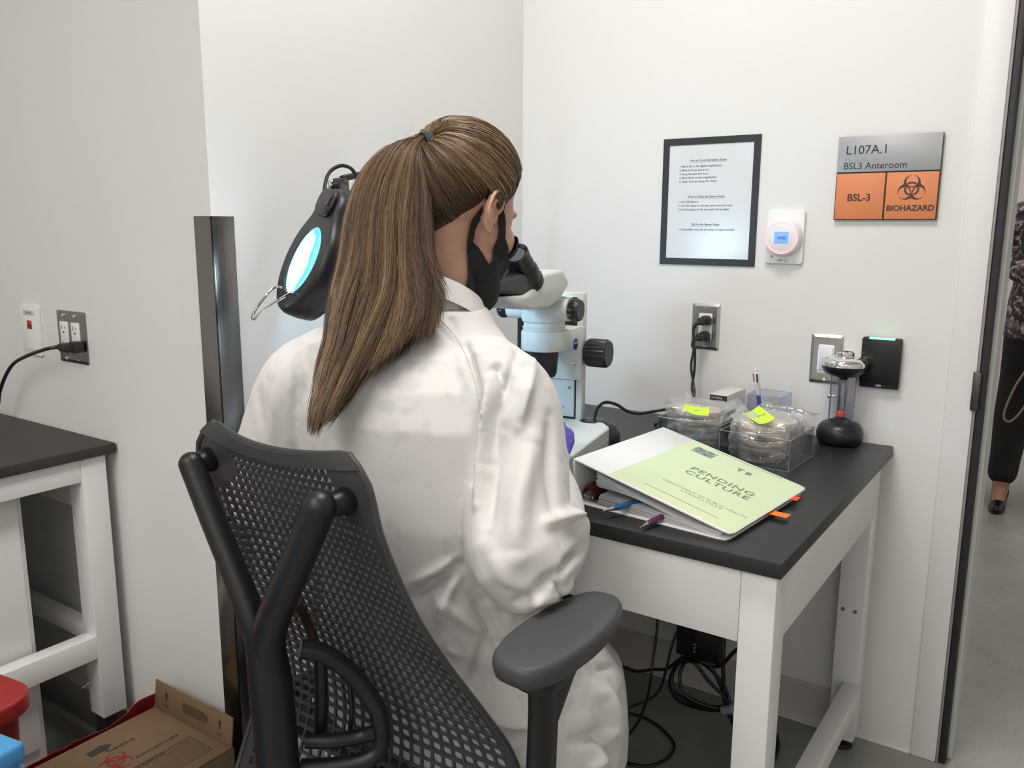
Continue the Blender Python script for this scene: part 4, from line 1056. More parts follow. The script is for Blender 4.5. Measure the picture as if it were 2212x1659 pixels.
# joint, arm, springs, post, clamp
nk = LP((0, .132, -.03)); j1 = at(738, 400, 1.56)
m = MB(); m.tube([nk-LM0, (nk+(j1-nk)*.5)-LM0, j1-LM0], .0085, 12); m.build('neck', M['lamp_black'], lm)
lb_ = on_plane(744, 447, nk, -FW)
m = MB(); m.cyl(nk+(j1-nk)*.15-LM0+Vector((.012, .008, -.004)), nk+(j1-nk)*.15-LM0+Vector((.030, .022, -.010)), .011, .011, 16); m.build('paper_label', mat('white_label', (.75, .75, .75), .5), lm)
m = MB(); m.cyl(j1-LM0-RIGHT*.014, j1-LM0+RIGHT*.012, .013, .013, 20, .003); m.build('hinge', M['lamp_black'], lm)
m = MB(); m.cyl(j1-LM0-RIGHT*.024, j1-LM0-RIGHT*.013, .0135, .0145, 20, .005); m.build('hinge_cap', M['chrome'], lm)
j2 = Vector((-1.18, 1.62, 1.40)); j3 = Vector((-1.24, 1.86, 1.05))
ptop = at(775, 378, 1.60)
m = MB(); m.tube([j1-LM0+UP*.012, ptop-LM0, j2-LM0], .006, 8); m.tube([j1-LM0-UP*.02+FW*.02, j2-LM0-UP*.035], .005, 8); m.build('upper_arm', M['lamp_black'], lm)
m = MB(); m.tube([j2-LM0, j3-LM0], .006, 8); m.tube([j2-LM0-UP*.03, j3-LM0-UP*.03+Vector((0, -.03, 0))], .005, 8); m.build('lower_arm', M['lamp_black'], lm)
m = MB()
m.tube([((j1+(j2-j1)*.1)+Vector((.006*math.cos(k*1.6), .0, .006*math.sin(k*1.6)))+(j2-j1)*(.55*k/110)-LM0-UP*.006) for k in range(110)], .0009, 5); m.build('spring', M['chrome'], lm)
m = MB(); m.cyl((0, 0, 0), j3-LM0, .009, .009, 16); m.build('post', M['lamp_black'], lm)
m = MB(); m.cyl((0, 0, 0), (0, 0, .035), .035, .018, 24, .003); m.build('clamp_base', M['lamp_black'], lm)
cpts = [at(700, 436, 1.50), at(702, 400, 1.51), at(712, 372, 1.52), at(735, 358, 1.53), at(757, 363, 1.55), at(772, 380, 1.58), at(800, 400, 1.65)]
m = MB(); m.tube([p-LM0 for p in spline(cpts, 8)], .0034, 8); m.build('cord', M['cord'], lm)
# ================================================================== floor level things on the left
rb_ = thing('step_waste_bin', 'red plastic waste bin with a flat lid at the left edge', 'bin', (-1.45, .42, 0), math.radians(8))
M['red'] = mat('red_plastic', (.30, .018, .016), .38, noise=(8, .08))
lc = on_z(93, 1489, .50); lcl = Matrix.Rotation(-math.radians(8), 4, 'Z') @ (lc-Vector(rb_.location))
lx1, ly1 = lcl.x, lcl.y
m = MB(); m.prism(rrect(.30, .30, .05, cx=lx1-.15, cy=ly1-.15), .472, .502, .006, 3); m.build('lid', M['red'], rb_)
m = MB()
P = [[Vector((x, y, z)) for x, y in rrect(w_, h_, .04, cx=lx1-.15, cy=ly1-.15)] for z, w_, h_ in ((0, .22, .22), (.01, .23, .23), (.471, .27, .27))]
m.grid(P, closed_v=True); m.build('body', mat('red_body', (.24, .012, .014), .4, noise=(8, .08)), rb_, smooth=50)
m = MB(); m.box(lx1-.20, lx1-.10, ly1-.30, ly1-.25, .01, .035, .005); m.build('pedal', M['black'], rb_)
bb_ = on_z(34, 1598, .62)
bl = thing('plastic_crate', 'bright blue ribbed plastic box at the bottom left corner', 'box', (bb_.x, bb_.y, 0), math.radians(10))
M['blue'] = mat('blue_plastic', (.07, .30, .62), .35)
m = MB(); m.box(-.16, .012, -.14, .004, .595, .620, .006, 3); m.build('lid', M['blue'], bl)
m = MB(); m.box(-.155, .006, -.135, -.002, .0, .595, .004)
for k in range(38): m.box(-.157, .010, -.137, .002, .583-k*.015, .5885-k*.015, .002)
m.build('ribbed_body', mat('blue_plastic_b', (.08, .32, .64), .4), bl)

M['card'] = mat('cardboard', (.20, .128, .072), .8, noise=(25, .06), bump=(300, .1))
fa = on_y(347, 1478, .965); 
cx0, cx1 = -1.585, -1.325
kb = thing('cardboard_box', 'brown cardboard biohazard waste box with a raised end flap on the floor', 'box', ((cx0+cx1)/2, .79, 0))
kw = (cx1-cx0)/2; zt_ = .195
m = MB(); m.box(-kw, kw, -.155, .168, 0, zt_-.003, .002); m.build('body', M['card'], kb)
m = MB(); m.box(-kw, kw, -.156, .160, zt_-.003, zt_, .001); tp = m.build('top_panel', M['card'], kb)
m = MB(); m.box(-kw, kw, 0, .004, 0, .064, .0015, Mx=Matrix.Translation((0, .160, zt_-.002)) @ Matrix.Rotation(-.12, 4, 'X')); fp = m.build('end_flap', M['card'], kb)
FT = Matrix.Translation((0, .160, zt_-.002)) @ Matrix.Rotation(-.12, 4, 'X')
m = MB(); m.prism(rrect(.085, .022, .0108, 6), 0, .0006, Mx=FT @ Matrix.Translation((0.01, -.0002, .034)) @ ROTX); m.build('hand_hole', mat('hole_shadow', (.10, .062, .035), .8), fp)
kin = mat('box_print', (.045, .035, .03), .7)
m = MB()
for x in (-.088, .092):
    m.prism([(-.006, 0), (-.002, 0), (-.002, -.010), (.002, -.010), (.002, 0), (.006, 0), (0, .012)], 0, .0005, Mx=FT @ Matrix.Translation((x, -.0003, .038)) @ ROTX)
    m.box(x-.008, x+.008, -.0006, 0, .018, .0195, Mx=FT); m.box(x-.007, x+.007, -.0006, 0, .014, .015, Mx=FT)
m.build('printed_arrows', kin, fp, smooth=0)
TT = Matrix.Translation((0, 0, zt_+.0003))
sb = cells(biohazard, -28, 28, -24, 28, 120, 110)
v = on_z(250, 1645, zt_)-Vector((kb.location.x, kb.location.y, 0))
bmesh.ops.transform(sb.bm, matrix=Matrix.Translation((v.x, v.y, zt_+.0006)) @ Matrix.Rotation(PI, 4, 'Z') @ Matrix.Diagonal((.00125, .00125, 1, 1)), verts=sb.bm.verts)
sb.build('biohazard_symbol', mat('box_red_print', (.30, .02, .025), .7), tp, smooth=0)
obs = []
def btext(s_, px, py, size, rot=0.0, **k):
    v = on_z(px, py, zt_)-Vector((kb.location.x, kb.location.y, 0))
    return text(s_, size, kin, tp, Matrix.Translation((v.x, v.y, zt_+.0006)) @ Matrix.Rotation(rot, 4, 'Z'), 'l', **k)
obs.append(btext('THIS SIDE UP', 262, 1610, .010, PI/2+.0))
obs.append(btext('BIOHAZARD WASTE', 340, 1612, .010, PI/2))
obs.append(btext('INFECTIOUS SUBSTANCE', 305, 1655, .009, PI/2))
m = MB()
v0 = on_z(330, 1630, zt_)-Vector((kb.location.x, kb.location.y, 0))
for k in range(9): m.box(v0.x+.014+k*.0075, v0.x+.0147+k*.0075, v0.y-.06, v0.y+.075, zt_+.0003, zt_+.0007)
m.box(v0.x+.008, v0.x+.082, v0.y+.077, v0.y+.078, zt_+.0003, zt_+.0007); m.box(v0.x+.081, v0.x+.082, v0.y-.08, v0.y+.077, zt_+.0003, zt_+.0007); m.box(v0.x+.008, v0.x+.009, v0.y-.08, v0.y+.077, zt_+.0003, zt_+.0007)
va = on_z(212, 1622, zt_)-Vector((kb.location.x, kb.location.y, 0))
m.prism([(-.010, -.02), (.010, -.02), (.010, .008), (.016, .008), (0, .028), (-.016, .008), (-.010, .008)], 0, .0004, Mx=Matrix.Translation((va.x, va.y, zt_+.0003)))
obs.append(m.build('l', kin, tp, smooth=0))
join_meshes(obs, 'printed_text')
# red liner bag sticking out along the left side of the box
m = MB(); P = []
for i in range(24):
    u = i/23; y = -.15+.32*u; row = []
    for j in range(7):
        v_ = j/6; q_ = Vector((u*6, v_*3, 1.3))
        row.append(Vector((-kw-.004-.018*math.sin(v_*PI)+.005*mnoise.noise(q_), y+.004*mnoise.noise(q_*2), (zt_-.12)+(.125+.028*math.exp(-((u-.93)/.12)**2)+.006*mnoise.noise(q_*1.7))*v_)))
    P.append(row)
m.grid(P, thick=.0008); rbm = m.build('waste_liner', mat('red_bag', (.42, .02, .025), .3), kb)

# ================================================================== cords and power brick under the table
pb_ = thing('motor_control_box', 'black control box with up and down arrows hanging under the table', 'control box', ((-.72), 1.93, .10))
ca = on_y(1462, 1360, 1.915); cb_ = on_y(1556, 1400, 1.915)
x0_, x1_ = ca.x, cb_.x; zb_ = on_y(1466, 1412, 1.915).z
pb_.location = ((x0_+x1_)/2, 1.93, zb_)
hwx = (x1_-x0_)/2
m = MB(); m.box(-hwx, hwx, -.018, .03, 0, .115, .004); m.build('case', mat('box_charcoal', (.020, .021, .022), .5), pb_)
cxp = on_y(1501, 1400, 1.912).x-pb_.location.x
m = MB(); m.box(cxp-.015, cxp+.015, -.021, -.016, .008, .085, .002); pnl = m.build('button_panel', mat('button_black', (.012, .012, .012), .4), pb_)
m = MB()
z0 = on_y(1501, 1400, 1.910).z-zb_
m.prism([(-.0035, .008), (.0035, .008), (0, .0135)], 0, .0004, Mx=Matrix.Translation((cxp, -.0212, z0)) @ ROTX)
m.prism([(-.0035, -.008), (0, -.0135), (.0035, -.008)], 0, .0004, Mx=Matrix.Translation((cxp, -.0212, z0)) @ ROTX)
m.lathe([(.0028, 0), (.0038, 0), (.0038, .0004), (.0028, .0004), (.0028, 0)], 20, Mx=Matrix.Translation((cxp, -.0212, z0)) @ ROTX)
m.build('arrow_marks', mat('arrow_white', (.6, .6, .6), .5), pnl, smooth=0)
m = MB(); m.box(-.01, .01, .03, .07, .02, .50, .002); m.build('bracket', M['black'], pb_)
def cable(label, pts, r, name='loose_cable', n=8, group=None):
    m = MB(); m.tube(spline(pts, n), r, 8); o = m.build(name, M['cord']); tag(o, label, 'cord', group); return o
yv = 1.86
cable('thin black cord falling from the table past the coiled cable', [on_y(1418, 1300, 1.9), on_y(1420, 1350, 1.88), on_y(1410, 1430, 1.85), on_y(1400, 1500, 1.80), on_y(1378, 1560, 1.72), on_y(1342, 1604, 1.62), on_z(1300, 1640, .006)], .0036)
cable('thin black cord with a bend that crosses to the control box', [on_y(1462, 1365, 1.90), on_y(1450, 1400, 1.88), on_y(1438, 1450, 1.86), on_y(1425, 1490, 1.82), on_y(1402, 1512, 1.78), on_y(1370, 1524, 1.72), on_y(1345, 1537, 1.66), on_y(1300, 1560, 1.6)], .0034)
cable('black cord sagging behind the chair towards the control box', [on_y(1345, 1440, 1.93), on_y(1375, 1450, 1.93), on_y(1410, 1446, 1.93), on_y(1440, 1445, 1.92), on_y(1460, 1430, 1.91), on_y(1475, 1418, 1.91)], .0042)
cable('black cord lying in a wide loop on the floor', [on_z(1330, 1542, .006), on_z(1370, 1543, .005), on_z(1410, 1560, .005), on_z(1440, 1585, .005), on_z(1457, 1612, .005), on_z(1440, 1640, .005), on_z(1400, 1655, .005), on_z(1355, 1648, .005), on_z(1325, 1628, .006)], .0040)
# coiled cable: loops tied together
m = MB()
loops = [[(1470, 1425), (1447, 1470), (1462, 1510), (1510, 1530), (1565, 1532), (1572, 1500), (1540, 1450), (1500, 1425)],
         [(1482, 1420), (1455, 1450), (1456, 1490), (1500, 1520), (1562, 1526), (1560, 1490), (1535, 1440), (1510, 1428)],
         [(1478, 1432), (1468, 1465), (1480, 1500), (1520, 1522), (1566, 1530), (1568, 1510), (1530, 1470), (1500, 1432)]]
yy = 1.885
for k, lp in enumerate(loops):
    P = [on_y(a, b, yy-.008*k+.01*math.sin(i*1.3+k)) for i, (a, b) in enumerate(lp)]
    m.tube(spline(P, 8, closed=True), .0048, 8, closed=True)
P = [on_y(1500, 1425, yy), on_y(1550, 1440, yy), on_y(1590, 1405, yy), on_y(1640, 1375, 1.9)]
m.tube(spline(P, 8), .0048, 8)
P = [on_y(1562, 1370, 1.90), on_y(1562, 1440, yy), on_y(1566, 1520, yy), on_y(1575, 1545, yy), on_y(1600, 1580, 1.86), on_y(1650, 1565, 1.84), on_y(1675, 1585, 1.83), on_y(1680, 1620, 1.80), on_y(1665, 1650, 1.76), on_y(1630, 1655, 1.72)]
m.tube(spline(P, 8), .0052, 8)
P = [on_y(1575, 1545, yy), on_y(1620, 1590, 1.86), on_y(1668, 1600, 1.82), on_y(1676, 1630, 1.79), on_y(1655, 1648, 1.76), on_y(1645, 1620, 1.8)]
m.tube(spline(P, 8), .0045, 8)
cl = m.build('coiled_power_cable', M['cord']); tag(cl, 'coiled black power cable tied up behind the white table leg', 'cable')
p = on_y(1571, 1533, yy-.012)
m = MB(); m.cyl(p-Vector((.012, .0, .006))-cl.location, p+Vector((.012, 0, .006))-cl.location, .0105, .0105, 14); m.build('cable_tie', mat('pale_tie', (.35, .42, .45), .5), cl)
# ================================================================== task chair with a suspended lattice back
CX = -.85
ch = thing('task_chair', 'black and grey task chair with an open lattice back and Y shaped spine', 'office chair', (CX, 1.05, 0))
M['chair_grey'] = mat('chair_graphite', (.040, .042, .045), .42, bump=(900, .08))
M['chair_lat'] = mat('lattice_graphite', (.045, .047, .050), .42)
M['chair_blk'] = mat('chair_black', (.010, .010, .0105), .42, bump=(700, .06))
M['pad'] = mat('arm_pad_grey', (.058, .059, .064), .52, bump=(900, .12))
CB = Vector((CX, 1.05, 0))
BP = [(.948, .708, .128, .018), (.925, .712, .156, .010), (.90, .722, .166, .000), (.85, .742, .176, -.018), (.78, .772, .188, -.030), (.72, .795, .198, -.030), (.65, .822, .214, -.022), (.58, .848, .236, -.010),
      (.52, .866, .258, .000), (.46, .874, .272, .004), (.40, .866, .280, .002), (.34, .842, .284, .0), (.28, .805, .276, .0)]
def bprof(t):
    """t 0..1 from top to bottom -> z, y, half width, edge offset (smooth)"""
    n = len(BP)-1; f = min(t*n, n-1e-6); i = int(f); k = f-i
    P = [BP[max(i-1, 0)], BP[i], BP[i+1], BP[min(i+2, n)]]
    return tuple(0.5*((2*P[1][c])+(P[2][c]-P[0][c])*k+(2*P[0][c]-5*P[1][c]+4*P[2][c]-P[3][c])*k*k+(3*P[1][c]-P[0][c]-3*P[2][c]+P[3][c])*k**3) for c in range(4))
# re-space t by arc length
_ts = [i/400 for i in range(401)]; _al = [0.0]
_pp = [bprof(t) for t in _ts]
for a, b_ in zip(_pp, _pp[1:]): _al.append(_al[-1]+math.hypot(a[0]-b_[0], a[1]-b_[1]))
def t_of(s_):
    s_ *= _al[-1]; i = int(np.searchsorted(_al, s_)); return _ts[min(max(i, 0), 400)]
def BS(u, s_, off=0.0):
    t = t_of(s_) if not isinstance(s_, tuple) else s_[0]
    z, y, hw, k = bprof(t)
    dip = -.010*(1-u*u)*max(0, 1-s_*6)+.006*max(0, -u)**3*max(0, 1-s_*5)
    return Vector((u*hw-.016*max(0, min(1, (z-.62)/.3))-.010*max(0, -u)**2*max(0, 1-s_*4), y+k*u*u+off, z+dip))+Vector((CX, 0, 0))-CB
NU, NT = 27, 42
m = MB(); bm = m.bm
us = [-1+2*i/NU for i in range(NU+1)]
ss = []
acc = 0
for j in range(NT+1):
    f = j/NT; ss.append(.022+(1-.022)*(f*.78+.22*f*f))
V = [[None]*(NT+1) for _ in range(NU+1)]
for i in range(NU+1):
    for j in range(NT+1): V[i][j] = bm.verts.new(BS(us[i], ss[j]))
for i in range(NU):
    for j in range(NT):
        uc = (us[i]+us[i+1])/2; p = BS(uc, (ss[j]+ss[j+1])/2)
        z = p.z; x = p.x
        solid = (i == 0 or i == NU-1)
        if z > .80 and (i <= 1 or i >= NU-2): solid = True
        # solid corner patches that the spine tips hold
        if abs(x) > .085+.0*z and math.hypot((abs(x+.016)-.140)/1.0, (z-.908)/1.15) < .047: solid = True
        if z > .90 and abs(x) > .125: solid = True
        a, b_, c, d = V[i][j], V[i+1][j], V[i+1][j+1], V[i][j+1]
        if solid: bm.faces.new((a, b_, c, d)); continue
        kz = max(0, min(1, (z-.45)/.45)); hu = .395-.055*kz; hv = .39-.09*kz
        du, ds = (us[i+1]-us[i]), (ss[j+1]-ss[j]); sc_ = (ss[j]+ss[j+1])/2
        q = []
        for (a_, b2) in ((-1, -.68), (-.75, -1), (.75, -1), (1, -.68), (1, .68), (.75, 1), (-.75, 1), (-1, .68)):
            q.append(bm.verts.new(BS(uc+a_*hu*du, sc_+b2*hv*ds)))
        # corners a(-,-) b(+,-) c(+,+) d(-,+)
        bm.faces.new((a, q[1], q[0])) ; bm.faces.new((a, b_, q[2], q[1])); bm.faces.new((b_, q[3], q[2])); bm.faces.new((b_, c, q[4], q[3]))
        bm.faces.new((c, q[5], q[4])); bm.faces.new((c, d, q[6], q[5])); bm.faces.new((d, q[7], q[6])); bm.faces.new((d, a, q[0], q[7]))
bmesh.ops.recalc_face_normals(bm, faces=bm.faces)
bmesh.ops.solidify(bm, geom=bm.faces[:], thickness=.0045)
m.build('back_lattice', M['chair_lat'], ch, smooth=30)
# rim: top yoke edge and both side edges
m = MB()
rimp = [BS(1, 1-i/60) for i in range(58)]+[BS(1, .02)+Vector((-.002, 0, 0))]
top = [BS(.97, .004)+Vector((0, .0, .002))]+[BS(.97-1.94*i/24, 0) for i in range(1, 24)]+[BS(-.97, .004)+Vector((0, 0, .002))]
leftp = [BS(-1, .02)]+[BS(-1, i/60) for i in range(3, 60)]
m.tube(rimp+top+leftp, .0045, 8)
P = []
for i in range(33):
    u = -1+2*i/32
    P.append([BS(u*(.99 if j else .97), s_) for j, s_ in enumerate((0.0, .008, .016, .025))])
m.grid(P, thick=.007)
m.build('back_rim', M['chair_grey'], ch, smooth=40)
# Y shaped spine
TLp = on_y(413, 1002, .688)-CB; TRp = on_y(690, 1095, .682)-CB
hx_ = (TRp.x-TLp.x)/2; mx_ = (TRp.x+TLp.x)/2; tz_ = (TRp.z+TLp.z)/2
J = Vector((mx_, .690-1.05, .700))
def arm_pts(s_):
    tip = TRp if s_ > 0 else TLp
    lo = Vector((mx_+s_*.016, .690-1.05, .690))
    return [tip, tip.lerp(lo, .33), tip.lerp(lo, .66)+Vector((-s_*.002, 0, 0)), lo, Vector((mx_+s_*.004, .696-1.05, .635)), Vector((mx_, .70-1.05, .58))]
m = MB()
for s_ in (1, -1):
    pts = spline(arm_pts(s_), 7); n_p = len(pts); r0_ = .0212 if s_ > 0 else .0170
    m.tube(pts, [r0_+.004*(i/(n_p-1))**1.5 for i in range(n_p)], 18)
    m.sphere(pts[0], r0_*1.0, 20, (1, 1, 1.0))
stem = spline([Vector((mx_, .690-1.05, .69)), Vector((mx_, .698-1.05, .62)), Vector((mx_, .703-1.05, .54)), Vector((mx_, .708-1.05, .45)), Vector((mx_, .735-1.05, .37)), Vector((mx_, .82-1.05, .335)), Vector((mx_, .98-1.05, .345))], 7)
m.tube(stem, [.024+.006*min(1, i/8) for i in range(len(stem))], 18)
sp_ = m.build('spine', M['chair_blk'], ch, smooth=50)
for s_ in (1, -1):
    tip = TRp if s_ > 0 else TLp
    m = MB(); b0_ = tip+Vector((s_*.002, .008, -.002)); b1_ = Vector((tip.x+s_*.006, BS(s_*.8, .09).y-.001, tip.z-.002))
    m.cyl(b0_, b1_, .0120, .019, 24, .002); m.build('spine_mount', M['chair_blk'], ch, smooth=40)
# looped bracket between spine and back
m = MB()
lp = [on_y(a, b_, y)-CB for a, b_, y in ((648, 1402, .735), (700, 1412, .76), (760, 1455, .79), (808, 1520, .81), (822, 1560, .815), (822, 1610, .815), (795, 1640, .80), (730, 1655, .77), (650, 1660, .735))]
m.tube(spline(lp, 6), .0135, 12)
lp = [on_y(a, b_, y)-CB for a, b_, y in ((660, 1600, .745), (720, 1600, .77), (780, 1590, .80), (815, 1580, .81))]
m.tube(spline(lp, 5), .011, 10)
lp = [on_y(a, b_, y)-CB for a, b_, y in ((692, 1420, .77), (694, 1500, .775), (692, 1600, .775))]
m.tube(lp, .010, 10)
lp = [on_y(a, b_, y)-CB for a, b_, y in ((752, 1455, .795), (760, 1530, .80), (755, 1595, .80))]
m.tube(lp, .0035, 8)
m.build('back_bracket', M['chair_blk'], ch, smooth=50)
m = MB(); lp = [Vector((-.10, .74-1.05, .60)), Vector((0, .80-1.05, .62)), Vector((.14, .83-1.05, .58))]
lp = [on_y(a, b_, y)-CB for a, b_, y in ((640, 1300, .745), (665, 1350, .77), (690, 1420, .775))]
m.tube(spline(lp, 6), .007, 10); m.build('tension_band', mat('brown_band', (.030, .016, .012), .45), ch)
# seat
m = MB()
P = []
for z, k in ((.405, .90), (.412, .96), (.430, 1.0), (.448, 1.0), (.460, .97), (.466, .90), (.468, .75)):
    P.append([Vector((x*k, y*k, z-.012*max(0, (y-.12)/.1)**2*.3)) for x, y in rrect(.42, .38, .15, 8, 0, .080)])
m.grid(P, closed_v=True); b = bmesh.new(); b.faces.new([b.verts.new(v) for v in P[-1]]); m._add(b); b = bmesh.new(); b.faces.new([b.verts.new(v) for v in P[0]]); m._add(b)
m.build('seat', mat('seat_fabric', (.018, .018, .020), .85, noise=(300, .2)), ch, smooth=50)
m = MB(); m.box(-.11, .11, -.12, .12, .335, .405, .02, 3); m.box(-.34, .34, -.16, -.10, .352, .388, .012, 3); m.build('tilt_mechanism', M['chair_blk'], ch)
m = MB(); m.cyl((0, 0, .10), (0, 0, .34), .025, .022, 24); m.build('gas_lift', M['chair_blk'], ch)
m = MB(); m.cyl((0, 0, .075), (0, 0, .13), .045, .035, 28, .004); m.build('base_hub', M['chair_blk'], ch)
for k in range(5):
    a = 2*PI*k/5+.3; d_ = Vector((math.cos(a), math.sin(a), 0))
    m = MB(); m.tube([d_*.02+Vector((0, 0, .105)), d_*.15+Vector((0, 0, .098)), d_*.30+Vector((0, 0, .078))], [.026, .022, .016], 12, flat=.8); lg = m.build('base_leg', M['chair_blk'], ch)
    m = MB(); c_ = d_*.30; e_ = Vector((-d_.y, d_.x, 0))
    for q_ in (-.016, .016): m.cyl(c_+e_*(q_-.008)+Vector((0, 0, .028)), c_+e_*(q_+.008)+Vector((0, 0, .028)), .028, .028, 22, .003)
    m.cyl(c_+Vector((0, 0, .03)), c_+Vector((0, 0, .075)), .008); m.build('caster', M['chair_blk'], lg)
# armrests
def armrest(xp, yp, zt_, ang, s_):
    T_ = Matrix.Translation((xp-CX, yp-1.05, 0)) @ Matrix.Rotation(ang, 4, 'Z')
    out = []
    for i in range(48):
        a = 2*PI*i/48; c_, d_ = math.cos(a), math.sin(a)
        x = abs(c_)**.62*(1 if c_ > 0 else -1)*(.053-.008*max(0, d_)); y = abs(d_)**.80*(1 if d_ > 0 else -1)*.128
        x += .006*d_*-s_
        out.append((x, y))
    P = []
    for z, k in ((-.034, .78), (-.032, .88), (-.026, .95), (-.014, 1.0), (-.006, .985), (-.0015, .94), (0, .84), (-.0005, .5), (-.0015, .1)):
        P.append([Vector((x*k if k < .9 else x-(1-k)*.05*(1 if x > 0 else -1), y*(k if k < .9 else 1)-(0 if k < .9 else (1-k)*.05*(1 if y > 0 else -1)), zt_+z)) for x, y in out])
    P[0] = [Vector((x*.80, y*.9, zt_-.034)) for x, y in out]
    P[6] = [Vector((x*.86, y*.93, zt_)) for x, y in out]; P[7] = [Vector((x*.5, y*.55, zt_-.0012)) for x, y in out]; P[8] = [Vector((x*.002, y*.002, zt_-.0018)) for x, y in out]
    m = MB(); m.grid(P, closed_v=True, Mx=T_); b = bmesh.new(); b.faces.new([b.verts.new(v) for v in P[0]]); m._add(b, T_)
    m.build('arm_pad', M['pad'], ch, smooth=60)
    m = MB(); m.prism(rrect(.062, .075, .025, 6, 0, -.045), zt_-.062, zt_-.030, .006, Mx=T_)
    m.prism(rrect(.052, .15, .022, 6, 0, .005), zt_-.046, zt_-.031, .005, Mx=T_)
    p0 = T_ @ Vector((0, -.045, zt_-.05)); 
    pts = [p0, p0+Vector((0, .002, -.06)), Vector((p0.x, p0.y-.006, .47)), Vector((p0.x-s_*.02, p0.y+.01, .40)), Vector((s_*.30, -.13, .368)), Vector((s_*.20, -.13, .368))]
    m.tube(spline(pts, 6), .027, 14, flat=.62, ref=(1, 0, 0))
    m.prism([(-.014, zt_-.065), (.05, zt_-.030), (.105, zt_-.032), (.05, zt_-.075), (.0, zt_-.14)], -.012, .012, .004, Mx=T_ @ Matrix.Translation((0, -.035, 0)) @ YZX)
    m.build('arm_post', M['chair_blk'], ch, smooth=40)
armrest(-.530, .900, .706, math.radians(-3), 1)
armrest(-1.135, 1.08, .665, math.radians(8), -1)
# ================================================================== the seated person
def remeshed(mb, voxel, smooth=2, name='t'):
    me = bpy.data.meshes.new(name); mb.bm.to_mesh(me); mb.bm.free()
    o = bpy.data.objects.new(name, me); COL.objects.link(o)
    r = o.modifiers.new('r', 'REMESH'); r.mode = 'VOXEL'; r.voxel_size = voxel; r.adaptivity = 0
    if smooth:
        s_ = o.modifiers.new('s', 'SMOOTH'); s_.factor = .5; s_.iterations = smooth
    dg = bpy.context.evaluated_depsgraph_get(); dg.update()
    out = bpy.data.meshes.new_from_object(o.evaluated_get(dg))
    bpy.data.objects.remove(o); bpy.data.meshes.remove(me)
    return out
def capsule(mb, pts, rs, n=20, flat=1.0, ref=None, sub=5):
    pts = [Vector(p) for p in pts]; P = spline(pts, sub); N = len(P)
    R_ = []
    for i in range(N):
        f = i/sub; k = min(int(f), len(rs)-2); t = min(f-k, 1); t = t*t*(3-2*t); R_.append(rs[k]*(1-t)+rs[k+1]*t)
    mb.tube(P, R_, n, flat=flat, ref=ref)
    mb.sphere(P[0], R_[0]*.995, 16, (1, 1, 1)) if flat == 1.0 else None
    mb.sphere(P[-1], R_[-1]*.995, 16, (1, 1, 1)) if flat == 1.0 else None
def rings(mb, spec, n=48, pw=2.3, grow=0.0):
    P = []
    for z, cx, cy, hw, hd, yaw in spec:
        row = []; c, s_ = math.cos(yaw), math.sin(yaw)
        for i in range(n):
            a = 2*PI*i/n; ca, sa = math.cos(a), math.sin(a)
            x = abs(ca)**(2/pw)*(1 if ca > 0 else -1)*(hw+grow); y = abs(sa)**(2/pw)*(1 if sa > 0 else -1)*(hd+grow)
            row.append(Vector((cx+x*c-y*s_, cy+x*s_+y*c, z)))
        P.append(row)
    mb.grid(P, closed_v=True)
    for r_ in (P[0], P[-1]):
        b = bmesh.new(); b.faces.new([b.verts.new(v) for v in r_]); mb._add(b)

